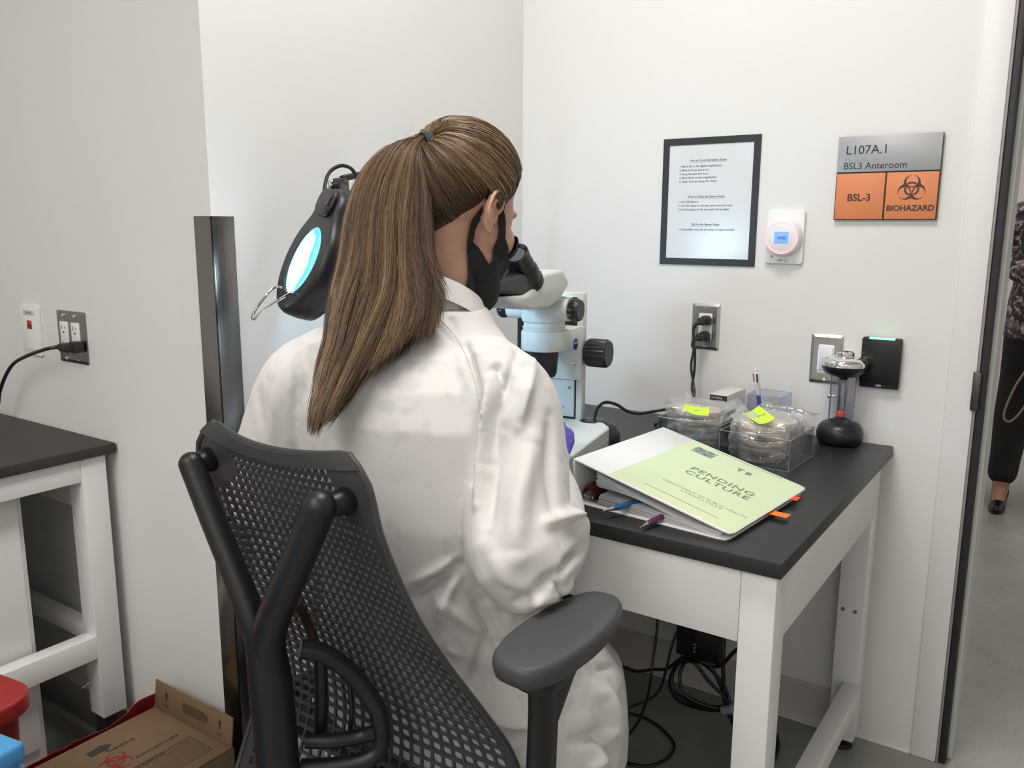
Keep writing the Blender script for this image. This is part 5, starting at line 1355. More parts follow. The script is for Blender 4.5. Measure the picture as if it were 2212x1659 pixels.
# head frame: origin midway between the ears, f forward, u up
H0 = at(992.6, 465.0, 1.4205); HP = math.radians(18.6); HYW = math.radians(-11.4); HS = 1.05
hf = Vector((math.sin(-HYW)*math.cos(HP), math.cos(HYW)*math.cos(HP), -math.sin(HP)))
hr = Vector((math.cos(HYW), math.sin(HYW), 0)); hu = hr.cross(hf)
def HW(x, f, u): return H0+(hr*x+hf*f+hu*u)*HS
HM = Matrix(((hr.x, hf.x, hu.x, H0.x), (hr.y, hf.y, hu.y, H0.y), (hr.z, hf.z, hu.z, H0.z), (0, 0, 0, 1))) @ Matrix.Diagonal((HS, HS, HS, 1))
HMi = HM.inverted()
def ell(mb, c, r, n=28): mb.sphere(c, 1.0, n, r, Mx=HM)
def head_parts(mb, ears=True):
    ell(mb, (0, -.012, .045), (.074, .098, .086))
    ell(mb, (0, -.040, .030), (.066, .068, .066))
    ell(mb, (0, .036, .008), (.064, .054, .080))
    ell(mb, (0, .040, -.058), (.052, .050, .050))
    ell(mb, (0, .074, -.102), (.024, .020, .018))
    ell(mb, (0, .084, .030), (.040, .012, .012))
    for s_ in (1, -1):
        ell(mb, (s_*.036, .062, -.022), (.027, .026, .028))
        ell(mb, (s_*.042, .030, -.064), (.014, .032, .024))
    ell(mb, (0, .088, -.056), (.022, .010, .013))
    mb.tube([HW(0, .086, .018), HW(0, .097, -.002), HW(0, .108, -.022)], [.007, .008, .0115], 12)
    ell(mb, (.010, .098, -.025), (.008, .009, .007)); ell(mb, (-.010, .098, -.025), (.008, .009, .007))
    if ears:
        for s_ in (1, -1):
            def E(f, u, out=0.0): return HW(s_*(.0735+.008+(-f+.012)*.42+out), f-.004, u+.002)
            mb.tube(spline([E(.010, .000, -.004), E(.019, .014), E(.016, .028), E(.001, .0345), E(-.015, .026), E(-.021, .006), E(-.017, -.010), E(-.008, -.021), E(0, -.029, -.002)], 5), .0036, 8)
            mb.tube(spline([E(.002, .022, -.002), E(-.008, .014, -.001), E(-.011, .0, -.001), E(-.006, -.012, -.001), E(.004, -.018, -.003)], 5), .0034, 8)
            mb.tube(spline([E(.013, -.002, -.004), E(.010, -.008, -.003), E(.009, -.014, -.004)], 4), .0038, 8)
            mb.sphere(E(-.001, -.027, -.003), .0062, 14)
            mb.grid([[E(-.001+.016*k*math.cos(2*PI*i/20)-.003, .002+.030*k*math.sin(2*PI*i/20), -.0065) for i in range(20)] for k in (.05, .5, 1.0)], closed_v=True, thick=.004)
            mb.tube([HW(s_*.066, -.006, .012), E(-.008, .010, -.008)], [.012, .010], 10); mb.tube([HW(s_*.066, .0, -.008), E(-.004, -.006, -.008)], [.012, .009], 10)
PELV = (-.86, 1.03)
torso = [(.46, -.86, 1.075, .180, .125, 0), (.54, -.86, 1.065, .178, .120, 0), (.62, -.864, 1.030, .170, .118, .04), (.70, -.868, 1.012, .162, .115, .08), (.78, -.872, 1.005, .168, .115, .12),
         (.86, -.878, 1.008, .178, .115, .17), (.93, -.882, 1.012, .182, .118, .2), (.985, -.886, 1.025, .172, .112, .22), (1.03, -.888, 1.048, .132, .098, .22), (1.065, -.890, 1.072, .088, .078, .2), (1.09, -.892, 1.085, .068, .066, .2)]
RS = [(-.755, 1.036, .992), (-.715, 1.034, .955), (-.682, 1.012, .865), (-.652, .970, .790), (-.628, .948, .755), (-.640, 1.035, .758), (-.695, 1.135, .770), (-.772, 1.240, .792), (-.790, 1.285, .803)]
LS = [(-1.025, .975, .988), (-1.075, .958, .950), (-1.118, .945, .850), (-1.145, .935, .785), (-1.160, .950, .755), (-1.140, 1.045, .765), (-1.105, 1.16, .785), (-1.070, 1.26, .812), (-1.050, 1.31, .828)]
bare = [.050, .050, .046, .044, .042, .040, .034, .028, .026]
body = MB()
head_parts(body)
capsule(body, [HW(0, -.030, .0), HW(0, -.030, -.06), (-.895, 1.105, 1.115), (-.890, 1.075, 1.05)], [.056, .054, .056, .064], 28)
rings(body, torso, 40, grow=-.013)
for P_ in (RS, LS): capsule(body, P_, bare, 18)
THR = [(-.785, 1.06, .545), (-.79, 1.20, .515), (-.80, 1.35, .502), (-.80, 1.38, .44), (-.80, 1.33, .28), (-.80, 1.29, .12)]
THL = [(-.935, 1.06, .545), (-.96, 1.20, .515), (-.98, 1.35, .502), (-.985, 1.38, .44), (-.985, 1.33, .28), (-.985, 1.29, .12)]
for P_ in (THR, THL): capsule(body, P_, [.088, .070, .055, .052, .048, .032], 22)
# hands: palm, four fingers with knuckle bends, thumb from the side of the palm
def hand(mb, wrist, fwd, pn, tside, g=0.0, curl=1.0):
    """fwd: wrist to knuckles, pn: back of the hand normal, tside: towards the thumb"""
    f = Vector(fwd).normalized(); n = Vector(pn); n = (n-f*n.dot(f)).normalized(); t = n.cross(f)
    if t.dot(Vector(tside)) < 0: t = -t
    w = Vector(wrist)
    mb.tube([w-f*.02, w, w+f*.03, w+f*.062, w+f*.082], [.025+g, .025+g, .034+g, .038+g, .034+g], 20, flat=.46, ref=n)
    mb.sphere(w+f*.075, .013+g, 12, (1, 1, 1))
    for k, (off, L_, b_) in enumerate(((.028, .072, .9), (.0095, .080, .8), (-.009, .075, .9), (-.026, .060, 1.0))):
        p0 = w+f*(.078-.006*abs(k-1.2))+t*off; b_ = b_*curl
        a1, a2, a3 = .45*b_, 1.05*b_, 1.55*b_
        d = lambda a: (f*math.cos(a)-n*math.sin(a)+t*off*1.2).normalized()
        p1 = p0+d(a1)*L_*.48; p2 = p1+d(a2)*L_*.30; p3 = p2+d(a3)*L_*.24
        r_ = (.0088, .0090, .0086, .0078)[k]+g
        mb.tube([p0-f*.014, p0, p0.lerp(p1, .5), p1, p1.lerp(p2, .5), p2, p3], [r_, r_*1.06, r_*.96, r_*1.03, r_*.92, r_*.94, r_*.75], 12)
        mb.sphere(p3, r_*.76, 10); mb.sphere(p0, r_*1.08, 10)
    q0 = w+f*.022+t*.026-n*.004; q1 = q0+(f*.55+t*.65-n*.45).normalized()*.034; q2 = q1+(f*.85+t*.10-n*.5).normalized()*.030; q3 = q2+(f*.9-t*.25-n*.35).normalized()*.024
    mb.tube([w+f*.012+t*.012, q0, q1, q2, q3], [.013+g, .0135+g, .0105+g, .0098+g, .0080+g], 12); mb.sphere(q3, .0082+g, 10)
rw = Vector(RS[-1]); lw_ = Vector(LS[-1])
r_f = Vector((-.25, .62, .42)); r_n = Vector((.62, -.35, .70)); r_t = Vector((-1, 0, .3))
l_f = Vector((.35, .9, .1)); l_n = Vector((-.1, -.1, 1)); l_t = Vector((1, 0, 0))
hand(body, rw, r_f, r_n, r_t); hand(body, lw_, l_f, l_n, l_t)
for P_ in (THR, THL):
    a_ = Vector(P_[-1]); capsule(body, [a_, a_+Vector((0, -.01, -.06)), a_+Vector((0, .06, -.085)), a_+Vector((0, .15, -.095))], [.032, .034, .030, .022], 16)
bme = remeshed(body, .0028, 3, 'person')
M['skin'] = mat('skin', (.58, .335, .255), .48, 0, .4, noise=(35, .07), Subsurface_Weight=.12, Subsurface_Scale=.01)
bme.materials.clear(); bme.materials.append(M['skin']); bme.shade_smooth()
PO = Vector((-.87, 1.05, 0))
bme.transform(Matrix.Translation(-PO))
person = bpy.data.objects.new('person', bme); COL.objects.link(person); person.location = PO
tag(person, 'seated person in white lab coat and black face mask with a long ponytail', 'person')
def child(me, name, mats):
    me.name = name; me.materials.clear()
    for mm in (mats if isinstance(mats, (list, tuple)) else [mats]): me.materials.append(mm)
    o = bpy.data.objects.new(name, me); COL.objects.link(o); o.parent = person; return o
def child_mb(mb, name, m_, smooth=50):
    bmesh.ops.translate(mb.bm, vec=-PO, verts=mb.bm.verts)
    return mb.build(name, m_, person, smooth=smooth)
for s_ in (1, -1):
    m = MB(); m.sphere((s_*.031, .0700, .006), .0115, 16, Mx=HM); child_mb(m, 'eye', mat('eye_white', (.8, .78, .76), .2))

# ---- lab coat
coat = MB()
ct = [(z, cx, cy, hw+.016, hd+.014, yw) for z, cx, cy, hw, hd, yw in torso[2:]]
skirt = [(.20, -.865, 1.155, .270, .20, 0), (.28, -.865, 1.160, .282, .215, 0), (.38, -.865, 1.140, .290, .235, 0), (.46, -.862, 1.128, .278, .232, 0), (.54, -.862, 1.085, .244, .200, 0), (.60, -.864, 1.048, .208, .160, .02), (.66, -.866, 1.025, .190, .142, .06)]
full = skirt+[c for c in ct if c[0] > .68]+[(1.10, -.893, 1.092, .060, .058, .2)]
rings(coat, full, 56, 2.35)
capsule(coat, RS, [.072, .080, .080, .078, .072, .064, .054, .044, .037], 28)
capsule(coat, LS, [.076, .080, .080, .076, .070, .064, .056, .045, .038], 28)
cme = remeshed(coat, .0044, 4, 'coat')
co = np.empty(len(cme.vertices)*3); cme.vertices.foreach_get('co', co); co = co.reshape(-1, 3)
nr = np.empty(len(cme.vertices)*3); cme.vertices.foreach_get('normal', nr); nr = nr.reshape(-1, 3)
polys = [tuple(p.vertices) for p in cme.polygons]
bvh = BVHTree.FromPolygons([Vector(v) for v in co], polys)
def hit(px, py):
    h = bvh.ray_cast(CAM, ray(px, py).normalized()); return h[0]
def seg_dist(Pn, A, B_):
    ab = B_-A; t = np.clip(((Pn-A)@ab)/max(ab@ab, 1e-12), 0, 1); return np.linalg.norm(Pn-(A+t[:, None]*ab), axis=1), t
base_n = nr.copy()
disp = np.zeros(len(co)); 
def fold(pts, w, amp, taper=True):
    H = [hit(*p) for p in pts]; H = [np.array(h) for h in H if h is not None]
    if len(H) < 2: return
    best = np.full(len(co), 1e9); par = np.zeros(len(co)); n_ = len(H)-1
    for i in range(n_):
        d, t = seg_dist(co, H[i], H[i+1]); k = d < best; best[k] = d[k]; par[k] = (i+t[k])/n_
    tp = np.sin(np.clip(par, .04, .96)*PI)**.5 if taper else 1
    global disp
    disp += 1.7*amp*np.exp(-(best/(w*.85))**2)*tp
# large shapes of the cloth, read from the photo (lines of valleys and ridges on the coat)
FOLDS = [
 # armhole seam and sleeve folds
 ([(975, 690), (1015, 770), (1035, 860), (1030, 960), (1020, 1040)], .0085, -.0070),
 ([(1058, 820), (1045, 900), (1040, 1000), (1030, 1090)], .010, .006),
 ([(1120, 760), (1100, 820), (1070, 900), (1055, 1000)], .011, -.0075), ([(1150, 780), (1135, 850), (1120, 920)], .012, .006),
 ([(1060, 800), (1075, 790), (1085, 830)], .008, -.005),
 ([(1090, 930), (1060, 1040), (1050, 1150)], .016, -.006), ([(1150, 950), (1120, 1080), (1110, 1200)], .022, .008),
 ([(1190, 900), (1185, 1020), (1200, 1120)], .014, -.004),
 ([(1180, 1130), (1230, 1110), (1262, 1160)], .012, .010), ([(1225, 1215), (1262, 1180)], .010, -.009), ([(1120, 1300), (1180, 1255), (1230, 1215), (1268, 1200)], .010, -.008),
 ([(1100, 1335), (1160, 1290), (1230, 1265)], .012, .007), ([(1195, 1240), (1210, 1285)], .007, -.006), ([(1060, 1190), (1100, 1250), (1150, 1275)], .015, .005),
 # back
 ([(930, 690), (985, 740), (1020, 800)], .006, -.003),
 ([(700, 1000), (706, 900)], .006, .003), ([(990, 1225), (930, 1265), (880, 1300)], .012, -.010), ([(988, 1222), (1025, 1260), (1045, 1300)], .012, -.010), ([(985, 1205), (940, 1235), (890, 1262)], .010, .006),
 ([(990, 1230), (960, 1300), (940, 1350)], .012, .008), ([(1020, 1290), (1055, 1350), (1080, 1400)], .011, -.010), ([(940, 1290), (1010, 1340), (1060, 1370)], .014, .007),
 ([(1050, 1380), (1020, 1450), (1005, 1480)], .009, -.010), ([(1060, 1400), (1110, 1385), (1140, 1370)], .008, -.006), ([(960, 1390), (1010, 1420)], .012, .008),
 ([(990, 1470), (1060, 1540), (1130, 1555), (1150, 1540)], .020, .016), ([(1000, 1560), (1070, 1590), (1140, 1580)], .014, -.012), ([(1010, 1440), (1080, 1480), (1140, 1490)], .014, -.008),
 ([(1120, 1659), (1150, 1620), (1170, 1600)], .014, .008),
 # skirt beside the arm post
 ([(1260, 1480), (1300, 1500), (1320, 1560), (1300, 1620)], .022, .012), ([(1320, 1350), (1345, 1440), (1350, 1520)], .012, .006), ([(1240, 1600), (1290, 1590), (1330, 1650)], .012, -.009),
 ([(1285, 1450), (1330, 1440)], .008, -.005), ([(1270, 1660), (1310, 1630)], .010, .006),
 # left shoulder and sleeve
 ([(640, 700), (610, 780), (590, 880), (585, 960)], .012, .003), ([(660, 760), (640, 850), (640, 930)], .010, -.003), ([(560, 850), (570, 930)], .009, -.003),
 ([(740, 1000), (760, 1100), (790, 1200)], .018, .004),
]
for k_, f_ in enumerate(FOLDS): fold(f_[0], f_[1]*(.85 if k_ < 13 else 1), f_[2]*(1.55 if k_ < 13 else 1.1))
# fine, wandering creases of the cloth
for i in range(len(co)):
    p = Vector(co[i])
    if p.z < .28: continue
    q = Vector((p.x*5.5+p.z*3, p.y*5.5, p.z*4.0))
    a = mnoise.noise(q); b_ = mnoise.noise(q*2.3+Vector((5, 1, 2)))
    low = 1.0 if p.z < .66 else (.35 if (abs(p.x+.88) > .2 or p.z < .8) else .25)
    disp[i] += (.0055*a+.0032*(.5-abs(b_)*2)*.8)*low
co2 = co+base_n*disp[:, None]
# trim: below z=.30 the coat hangs open under the seat
cme.vertices.foreach_set('co', co2.reshape(-1)); cme.update()
M['coat'] = mat('coat_cotton', (.72, .70, .68), .75, 0, .2, bump=(1100, .18))
nt = M['coat'].node_tree; b_ = nt.nodes['Principled BSDF']; b_.inputs['Sheen Weight'].default_value = .15
tcn = nt.nodes.new('ShaderNodeTexCoord'); n1 = nt.nodes.new('ShaderNodeTexNoise'); n1.inputs['Scale'].default_value = 34; n1.inputs['Detail'].default_value = 1
n2 = nt.nodes.new('ShaderNodeTexNoise'); n2.inputs['Scale'].default_value = 5; rp = nt.nodes.new('ShaderNodeValToRGB'); mu = nt.nodes.new('ShaderNodeMath'); mu.operation = 'MULTIPLY'
rp.color_ramp.elements[0].position = .285; rp.color_ramp.elements[0].color = (.74, .72, .70, 1); rp.color_ramp.elements[1].position = .37; rp.color_ramp.elements[1].color = (.63, .63, .63, 1)
nt.links.new(tcn.outputs['Object'], n1.inputs['Vector']); nt.links.new(tcn.outputs['Object'], n2.inputs['Vector']); nt.links.new(n1.outputs['Fac'], mu.inputs[0]); nt.links.new(n2.outputs['Fac'], mu.inputs[1]); nt.links.new(mu.outputs[0], rp.inputs['Fac']); nt.links.new(rp.outputs['Color'], b_.inputs['Base Color'])
cme.shade_smooth(); cme.transform(Matrix.Translation(-PO))
coat_o = child(cme, 'lab_coat', M['coat'])
# raglan seam and yoke seam, a thin stitched line lying on the cloth
cb2 = BVHTree.FromPolygons([v.co.copy() for v in cme.vertices], [tuple(p.vertices) for p in cme.polygons])
m = MB()
for line in ([(952, 692), (975, 716), (995, 745), (1012, 785), (1026, 830), (1036, 880), (1040, 905)],):
    pts = []
    for p_ in spline([Vector((a, b, 0)) for a, b in line], 6):
        d_ = ray(p_.x, p_.y).normalized(); h = cb2.ray_cast(CAM-PO, d_)[0]
        if h is not None: pts.append(h)
    if len(pts) > 3: m.tube(pts, .0007, 5)
m.build('sleeve_seam', mat('seam_thread', (.50, .49, .47), .8), person)
# stand-up collar
m = MB(); P = []
for i in range(40):
    a = math.radians(-250+320*i/39)     # open at the front
    row = []
    for z, k in ((-.022, 1.12), (.02, 1.02), (.034, 1.0), (.038, 1.02), (.034, 1.05), (.004, 1.20)):
        c_ = Vector((-.893, 1.090, 1.078)); up = Vector((-.0, .25, .96)).normalized()
        row.append(c_+Vector((.069*k*math.cos(a), .067*k*math.sin(a), -.55*.067*k*math.sin(a)))+up*z)
    P.append(row)
m.grid(P, thick=.0016); col_o = child_mb(m, 'collar', M['coat'], 60)

# ---- trousers legs and shoes below the coat
m = MB()
for P_ in (THR, THL): capsule(m, P_[1:], [.076, .062, .060, .056, .046], 22)
tm = remeshed(m, .008, 3); tm.transform(Matrix.Translation(-PO)); tm.shade_smooth(); child(tm, 'trousers', mat('dark_trousers', (.03, .03, .035), .8))
for P_ in (THR, THL):
    a_ = Vector(P_[-1]); m = MB(); capsule(m, [a_+Vector((0, -.02, -.055)), a_+Vector((0, .03, -.075)), a_+Vector((0, .10, -.085)), a_+Vector((0, .17, -.092))], [.038, .038, .036, .026], 18)
    sm = remeshed(m, .005, 3)
    for v in sm.vertices: v.co.z = max(v.co.z, .002)
    sm.transform(Matrix.Translation(-PO)); sm.shade_smooth(); child(sm, 'shoe', mat('shoe_black', (.015, .015, .015), .5))
# ---- gloves
M['glove'] = mat('nitrile_glove', (.115, .085, .52), .38, 0, .5, bump=(60, .25))
for (w_, f_, n_, t_) in ((rw, r_f, r_n, r_t), (lw_, l_f, l_n, l_t)):
    m = MB(); hand(m, w_, f_, n_, t_, .0022)
    ff = Vector(f_).normalized(); m.tube([w_-ff*.05, w_-ff*.03, w_], [.033, .031, .029], 18)
    gm_ = remeshed(m, .0022, 4)
    for v in gm_.vertices:
        q_ = v.co*90; v.co += v.normal*.0010*mnoise.noise(Vector((q_.x, q_.y*.35, q_.z*1.3)))
    gm_.transform(Matrix.Translation(-PO)); gm_.shade_smooth(); child(gm_, 'glove', M['glove'])

# ---- face mask: cloth that follows the face, with wide ear loops
hm = MB(); head_parts(hm, False)
ell(hm, (0, .048, -.094), (.046, .054, .040)); ell(hm, (0, .082, -.045), (.028, .024, .045))
capsule(hm, [HW(0, -.030, .0), HW(0, -.030, -.06), (-.895, 1.105, 1.115)], [.056, .054, .056], 28)
hme = remeshed(hm, .0024, 5, 'headskin')
hv = [v.co.copy() for v in hme.vertices]; hvn = [v.normal.copy() for v in hme.vertices]
hpoly = [tuple(p.vertices) for p in hme.polygons]
hbvh = BVHTree.FromPolygons(hv, hpoly)
HSN = hr; HSP = HW(.066, 0, 0)
def hl(px, py):
    v = HMi @ on_plane(px, py, HSP, HSN); return (v.y, v.z)
rear = [hl(*p) for p in ((1044, 425), (1038, 445), (1031, 470), (1027, 505), (1026, 543), (1023, 590), (1011, 628), (999, 645))]
front_strap = [hl(*p) for p in ((1104, 552), (1100, 535), (1095, 515), (1093, 480), (1088, 443), (1084, 425))]
outer = rear+[(.000, -.150), (.060, -.150), (.105, -.125), (.15, -.06), (.15, .0), (.100, .004), (.078, -.008)]+front_strap+[(front_strap[-1][0], front_strap[-1][1]+.02), (rear[0][0], rear[0][1]+.02)]
hole = [hl(*p) for p in ((1052, 415), (1048, 445), (1043, 480), (1043, 505), (1047, 540), (1055, 560), (1063, 571), (1073, 555), (1079, 520), (1078, 470), (1074, 440), (1070, 415))]
hole = [(hole[0][0], hole[0][1]+.04)]+hole+[(hole[-1][0], hole[-1][1]+.04)]
def inpoly(p, poly):
    x, y = p; c = False; n = len(poly)
    for i in range(n):
        x1, y1 = poly[i]; x2, y2 = poly[(i+1) % n]
        if (y1 > y) != (y2 > y) and x < (x2-x1)*(y-y1)/(y2-y1)+x1: c = not c
    return c
def nearpoly(p, poly):
    P_ = np.array(p); best = (9, None); n = len(poly)
    for i in range(n):
        a = np.array(poly[i]); b_ = np.array(poly[(i+1) % n]); ab = b_-a; t = max(0, min(1, (P_-a)@ab/max(ab@ab, 1e-12))); q = a+ab*t; d = np.linalg.norm(P_-q)
        if d < best[0]: best = (d, q)
    return best
hloc = [HMi @ v for v in hv]
keep = []
for f in hpoly:
    c = sum((hloc[i] for i in f), Vector())/len(f)
    if inpoly((c.y, c.z), outer) and not inpoly((c.y, c.z), hole): keep.append(f)
bmm = bmesh.new(); vm = {}
for f in keep:
    for i in f:
        if i not in vm: vm[i] = bmm.verts.new(hv[i]+hvn[i]*.0030)
    bmm.faces.new([vm[i] for i in f])
inv = {v: i for i, v in vm.items()}
for v in bmm.verts:
    if v.is_boundary:
        l = hloc[inv[v]]
        if l.y > .12: continue
        d1, q1 = nearpoly((l.y, l.z), outer); d2, q2 = nearpoly((l.y, l.z), hole)
        d, q = (d1, q1) if d1 < d2 else (d2, q2)
        if d < .004:
            loc = HMi @ v.co; v.co = HM @ Vector((loc.x, q[0], q[1]))
for _ in range(6): bmesh.ops.smooth_vert(bmm, verts=[v for v in bmm.verts if (HMi @ v.co).y > .03], factor=.5, use_axis_x=True, use_axis_y=True, use_axis_z=True)
# the cloth bridges the nose and chin: push the front outward a little
for v in bmm.verts:
    l = HMi @ v.co
    if l.y > .0 and l.z < -.07: v.co -= hu*.016*min(1, (-.07-l.z)/.03)*min(1, l.y/.03)
    if l.y > .04: k = min(1, (l.y-.04)/.05); v.co += hf*.008*k*(1-abs(l.z+.045)/.08 if abs(l.z+.045) < .08 else 0)
bmesh.ops.recalc_face_normals(bmm, faces=bmm.faces)
bmesh.ops.solidify(bmm, geom=bmm.faces[:], thickness=-.0016)
mm_ = MB(); mm_.bm.free(); mm_.bm = bmm
child_mb(mm_, 'face_mask', mat('mask_black', (.012, .013, .015), .85, bump=(900, .2)), 60)

# ---- hair
HC = HW(0, -.012, .042)                       # centre of the skull
EL = on_plane(921, 312, HW(.0, -.12, .0), Vector((1, 0, 0)))
EL = at(925, 319, 1.358)
el_ax = (EL-HC).normalized()
def surf(d):
    h = hbvh.ray_cast(HC, d)[0]; return (h-HC).length if h is not None else .09
def sdir(x, f, u):
    return (HW(x, f, u)-HC).normalized()
half = [(0.0, -.088, -.078), (.030, -.084, -.072), (.050, -.072, -.056), (.062, -.052, -.034), (.070, -.032, -.006), (.076, -.014, .024), (.076, .004, .041), (.074, .022, .036), (.074, .028, .010), (.073, .034, .022), (.070, .042, .034),
        (.062, .058, .052), (.050, .072, .068), (.030, .080, .084), (0.0, .084, .092)]
loop = [sdir(*h) for h in half]+[sdir(-h[0], h[1], h[2]) for h in half[-2:0:-1]]
NL = len(loop)
def hl_dir(s_):
    f = (s_ % 1)*NL; i = int(f); k = f-i; return (loop[i % NL]*(1-k)+loop[(i+1) % NL]*k).normalized()
def slerp(a, b_, t):
    w = math.acos(max(-1, min(1, a.dot(b_))))
    if w < 1e-4: return a.copy()
    return (a*math.sin((1-t)*w)+b_*math.sin(t*w))/math.sin(w)
_sc = {}
def surf_c(d):
    k = (round(d.x*40), round(d.y*40), round(d.z*40))
    if k not in _sc:
        _sc[k] = surf(Vector(k).normalized())
    return _sc[k]
def scalp(s_, v, lift):
    d0 = hl_dir(s_)
    # lift the mid-path over the crown so side hair sweeps back
    d = slerp(d0, el_ax, v)
    r = surf_c(d)+lift
    p = HC+d*r
    if v > .80:
        k = (v-.80)/.20; k = k*k*(3-2*k); e = EL+(p-(HC+el_ax*((p-HC).dot(el_ax)))).normalized()*.0125 if (p-HC).cross(el_ax).length > 1e-5 else EL
        p = p.lerp(e, k)
    return p
P = []
for i in range(96):
    row = [scalp(i/96, v, .001+(.007+.009*math.sin(min(1, v*1.15)*PI)**.8)*min(1, v*6)) for v in [j/24 for j in range(25)]]
    P.append(row)
m = MB(); m.grid(P, closed_u=True)
# soft noise over the cap to avoid facets
bmesh.ops.smooth_vert(m.bm, verts=[v for v in m.bm.verts if not v.is_boundary], factor=.5, use_axis_x=True, use_axis_y=True, use_axis_z=True)
M['hair_base'] = mat('hair_under', (.060, .034, .019), .7)
child_mb(m, 'hair_cap', M['hair_base'], 80)

def strands_mesh(name, paths, radii, tones, mat_):
    """3-sided tubes, one per path, with a per-strand tone stored on the mesh"""
    V_, F_, T_ = [], [], []
    base = 0
    for P_, r_, tone in zip(paths, radii, tones):
        P_ = np.asarray(P_); n = len(P_)
        t = np.gradient(P_, axis=0); t /= np.linalg.norm(t, axis=1)[:, None]+1e-9
        ref = np.array([.3, .5, .81]); a = np.cross(t, ref); a /= np.linalg.norm(a, axis=1)[:, None]+1e-9; b_ = np.cross(t, a)
        tap = np.ones(n); tap[-3:] = (.8, .5, .15)
        for k in range(3):
            an = 2*PI*k/3; V_.append(P_+(a*math.cos(an)+b_*math.sin(an))*(r_*tap)[:, None])
        idx = base+np.arange(n-1)
        for k in range(3):
            k2 = (k+1) % 3
            F_.append(np.stack([idx+k*n, idx+k2*n, idx+k2*n+1, idx+k*n+1], 1))
        T_.append(np.full(3*n, tone)); base += 3*n
    V_ = np.concatenate(V_).astype(np.float32); F_ = np.concatenate(F_).astype(np.int32); T_ = np.concatenate(T_).astype(np.float32)
    me = bpy.data.meshes.new(name); me.vertices.add(len(V_)); me.vertices.foreach_set('co', V_.reshape(-1))
    me.loops.add(F_.size); me.loops.foreach_set('vertex_index', F_.reshape(-1))
    me.polygons.add(len(F_)); me.polygons.foreach_set('loop_start', np.arange(0, F_.size, 4, dtype=np.int32)); me.polygons.foreach_set('loop_total', np.full(len(F_), 4, dtype=np.int32))
    at_ = me.attributes.new('tone', 'FLOAT', 'POINT'); at_.data.foreach_set('value', T_)
    me.update(calc_edges=True); me.shade_smooth()
    me.transform(Matrix.Translation(-PO))
    return child(me, name, mat_)
def hair_mat(name, ramp, rough=.36):
    m = mat(name, (.2, .1, .05), rough, 0, .45); nt = m.node_tree; b_ = nt.nodes['Principled BSDF']
    at_ = nt.nodes.new('ShaderNodeAttribute'); at_.attribute_name = 'tone'; rp = nt.nodes.new('ShaderNodeValToRGB')
    rp.color_ramp.elements[0].color = (*ramp[0][1], 1); rp.color_ramp.elements[0].position = ramp[0][0]
    rp.color_ramp.elements[1].color = (*ramp[-1][1], 1); rp.color_ramp.elements[1].position = ramp[-1][0]
    for ps, c in ramp[1:-1]: e = rp.color_ramp.elements.new(ps); e.color = (*c, 1)
    nt.links.new(at_.outputs['Fac'], rp.inputs['Fac']); nt.links.new(rp.outputs['Color'], b_.inputs['Base Color'])
    return m
M['hair'] = hair_mat('hair_strands', [(0, (.040, .021, .012)), (.30, (.105, .062, .035)), (.65, (.215, .135, .075)), (1, (.44, .29, .16))])
rh = random.Random(11)
paths, radii, tones = [], [], []
clump = [rh.random() for _ in range(170)]
for i in range(4200):
    s_ = rh.random(); dep = rh.random()**.7
    ctone = clump[int(s_*169)]
    lift0 = .0075+.0035*dep
    start = rh.uniform(0, .10) if rh.random() < .6 else rh.uniform(0, .5)
    wob = rh.uniform(-.012, .012); ph = rh.uniform(0, 6); am = rh.uniform(0, .0018)
    pts = []
    for j in range(15):
        v = start+(1-start)*j/14
        sv = s_+wob*math.sin(v*3+ph)*(1-v)
        p = scalp(sv, v, (.001+(lift0+.009*math.sin(min(1, v*1.15)*PI)**.8)*min(1, (v-start)*7+.08))+am*math.sin(9*v+ph)+(.0020*math.sin(s_*240) if v > .1 else 0))
        pts.append(p)
    u_loc = (HMi @ pts[2]).z
    dark = 0.0
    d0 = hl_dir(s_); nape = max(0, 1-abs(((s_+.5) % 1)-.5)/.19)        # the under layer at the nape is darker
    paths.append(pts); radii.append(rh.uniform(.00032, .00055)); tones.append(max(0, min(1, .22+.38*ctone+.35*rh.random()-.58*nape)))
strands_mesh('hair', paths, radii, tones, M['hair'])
# elastic
m = MB(); ex_ = (-RIGHT*.80-UP*.22-FW*.56).normalized()
ea_ = ex_.cross(UP).normalized(); et = ex_.cross(ea_).normalized()
for o_, r_ in ((.002, .0205), (.0062, .0205), (-.002, .0200)):
    m.tube([EL+ex_*(o_*1.2+.001)+(ea_*math.cos(a)*.95+et*math.sin(a)*1.12)*r_ for a in [2*PI*k/28 for k in range(28)]], .0026, 8, closed=True)
child_mb(m, 'hair_elastic', mat('elastic_navy', (.012, .020, .032), .6))
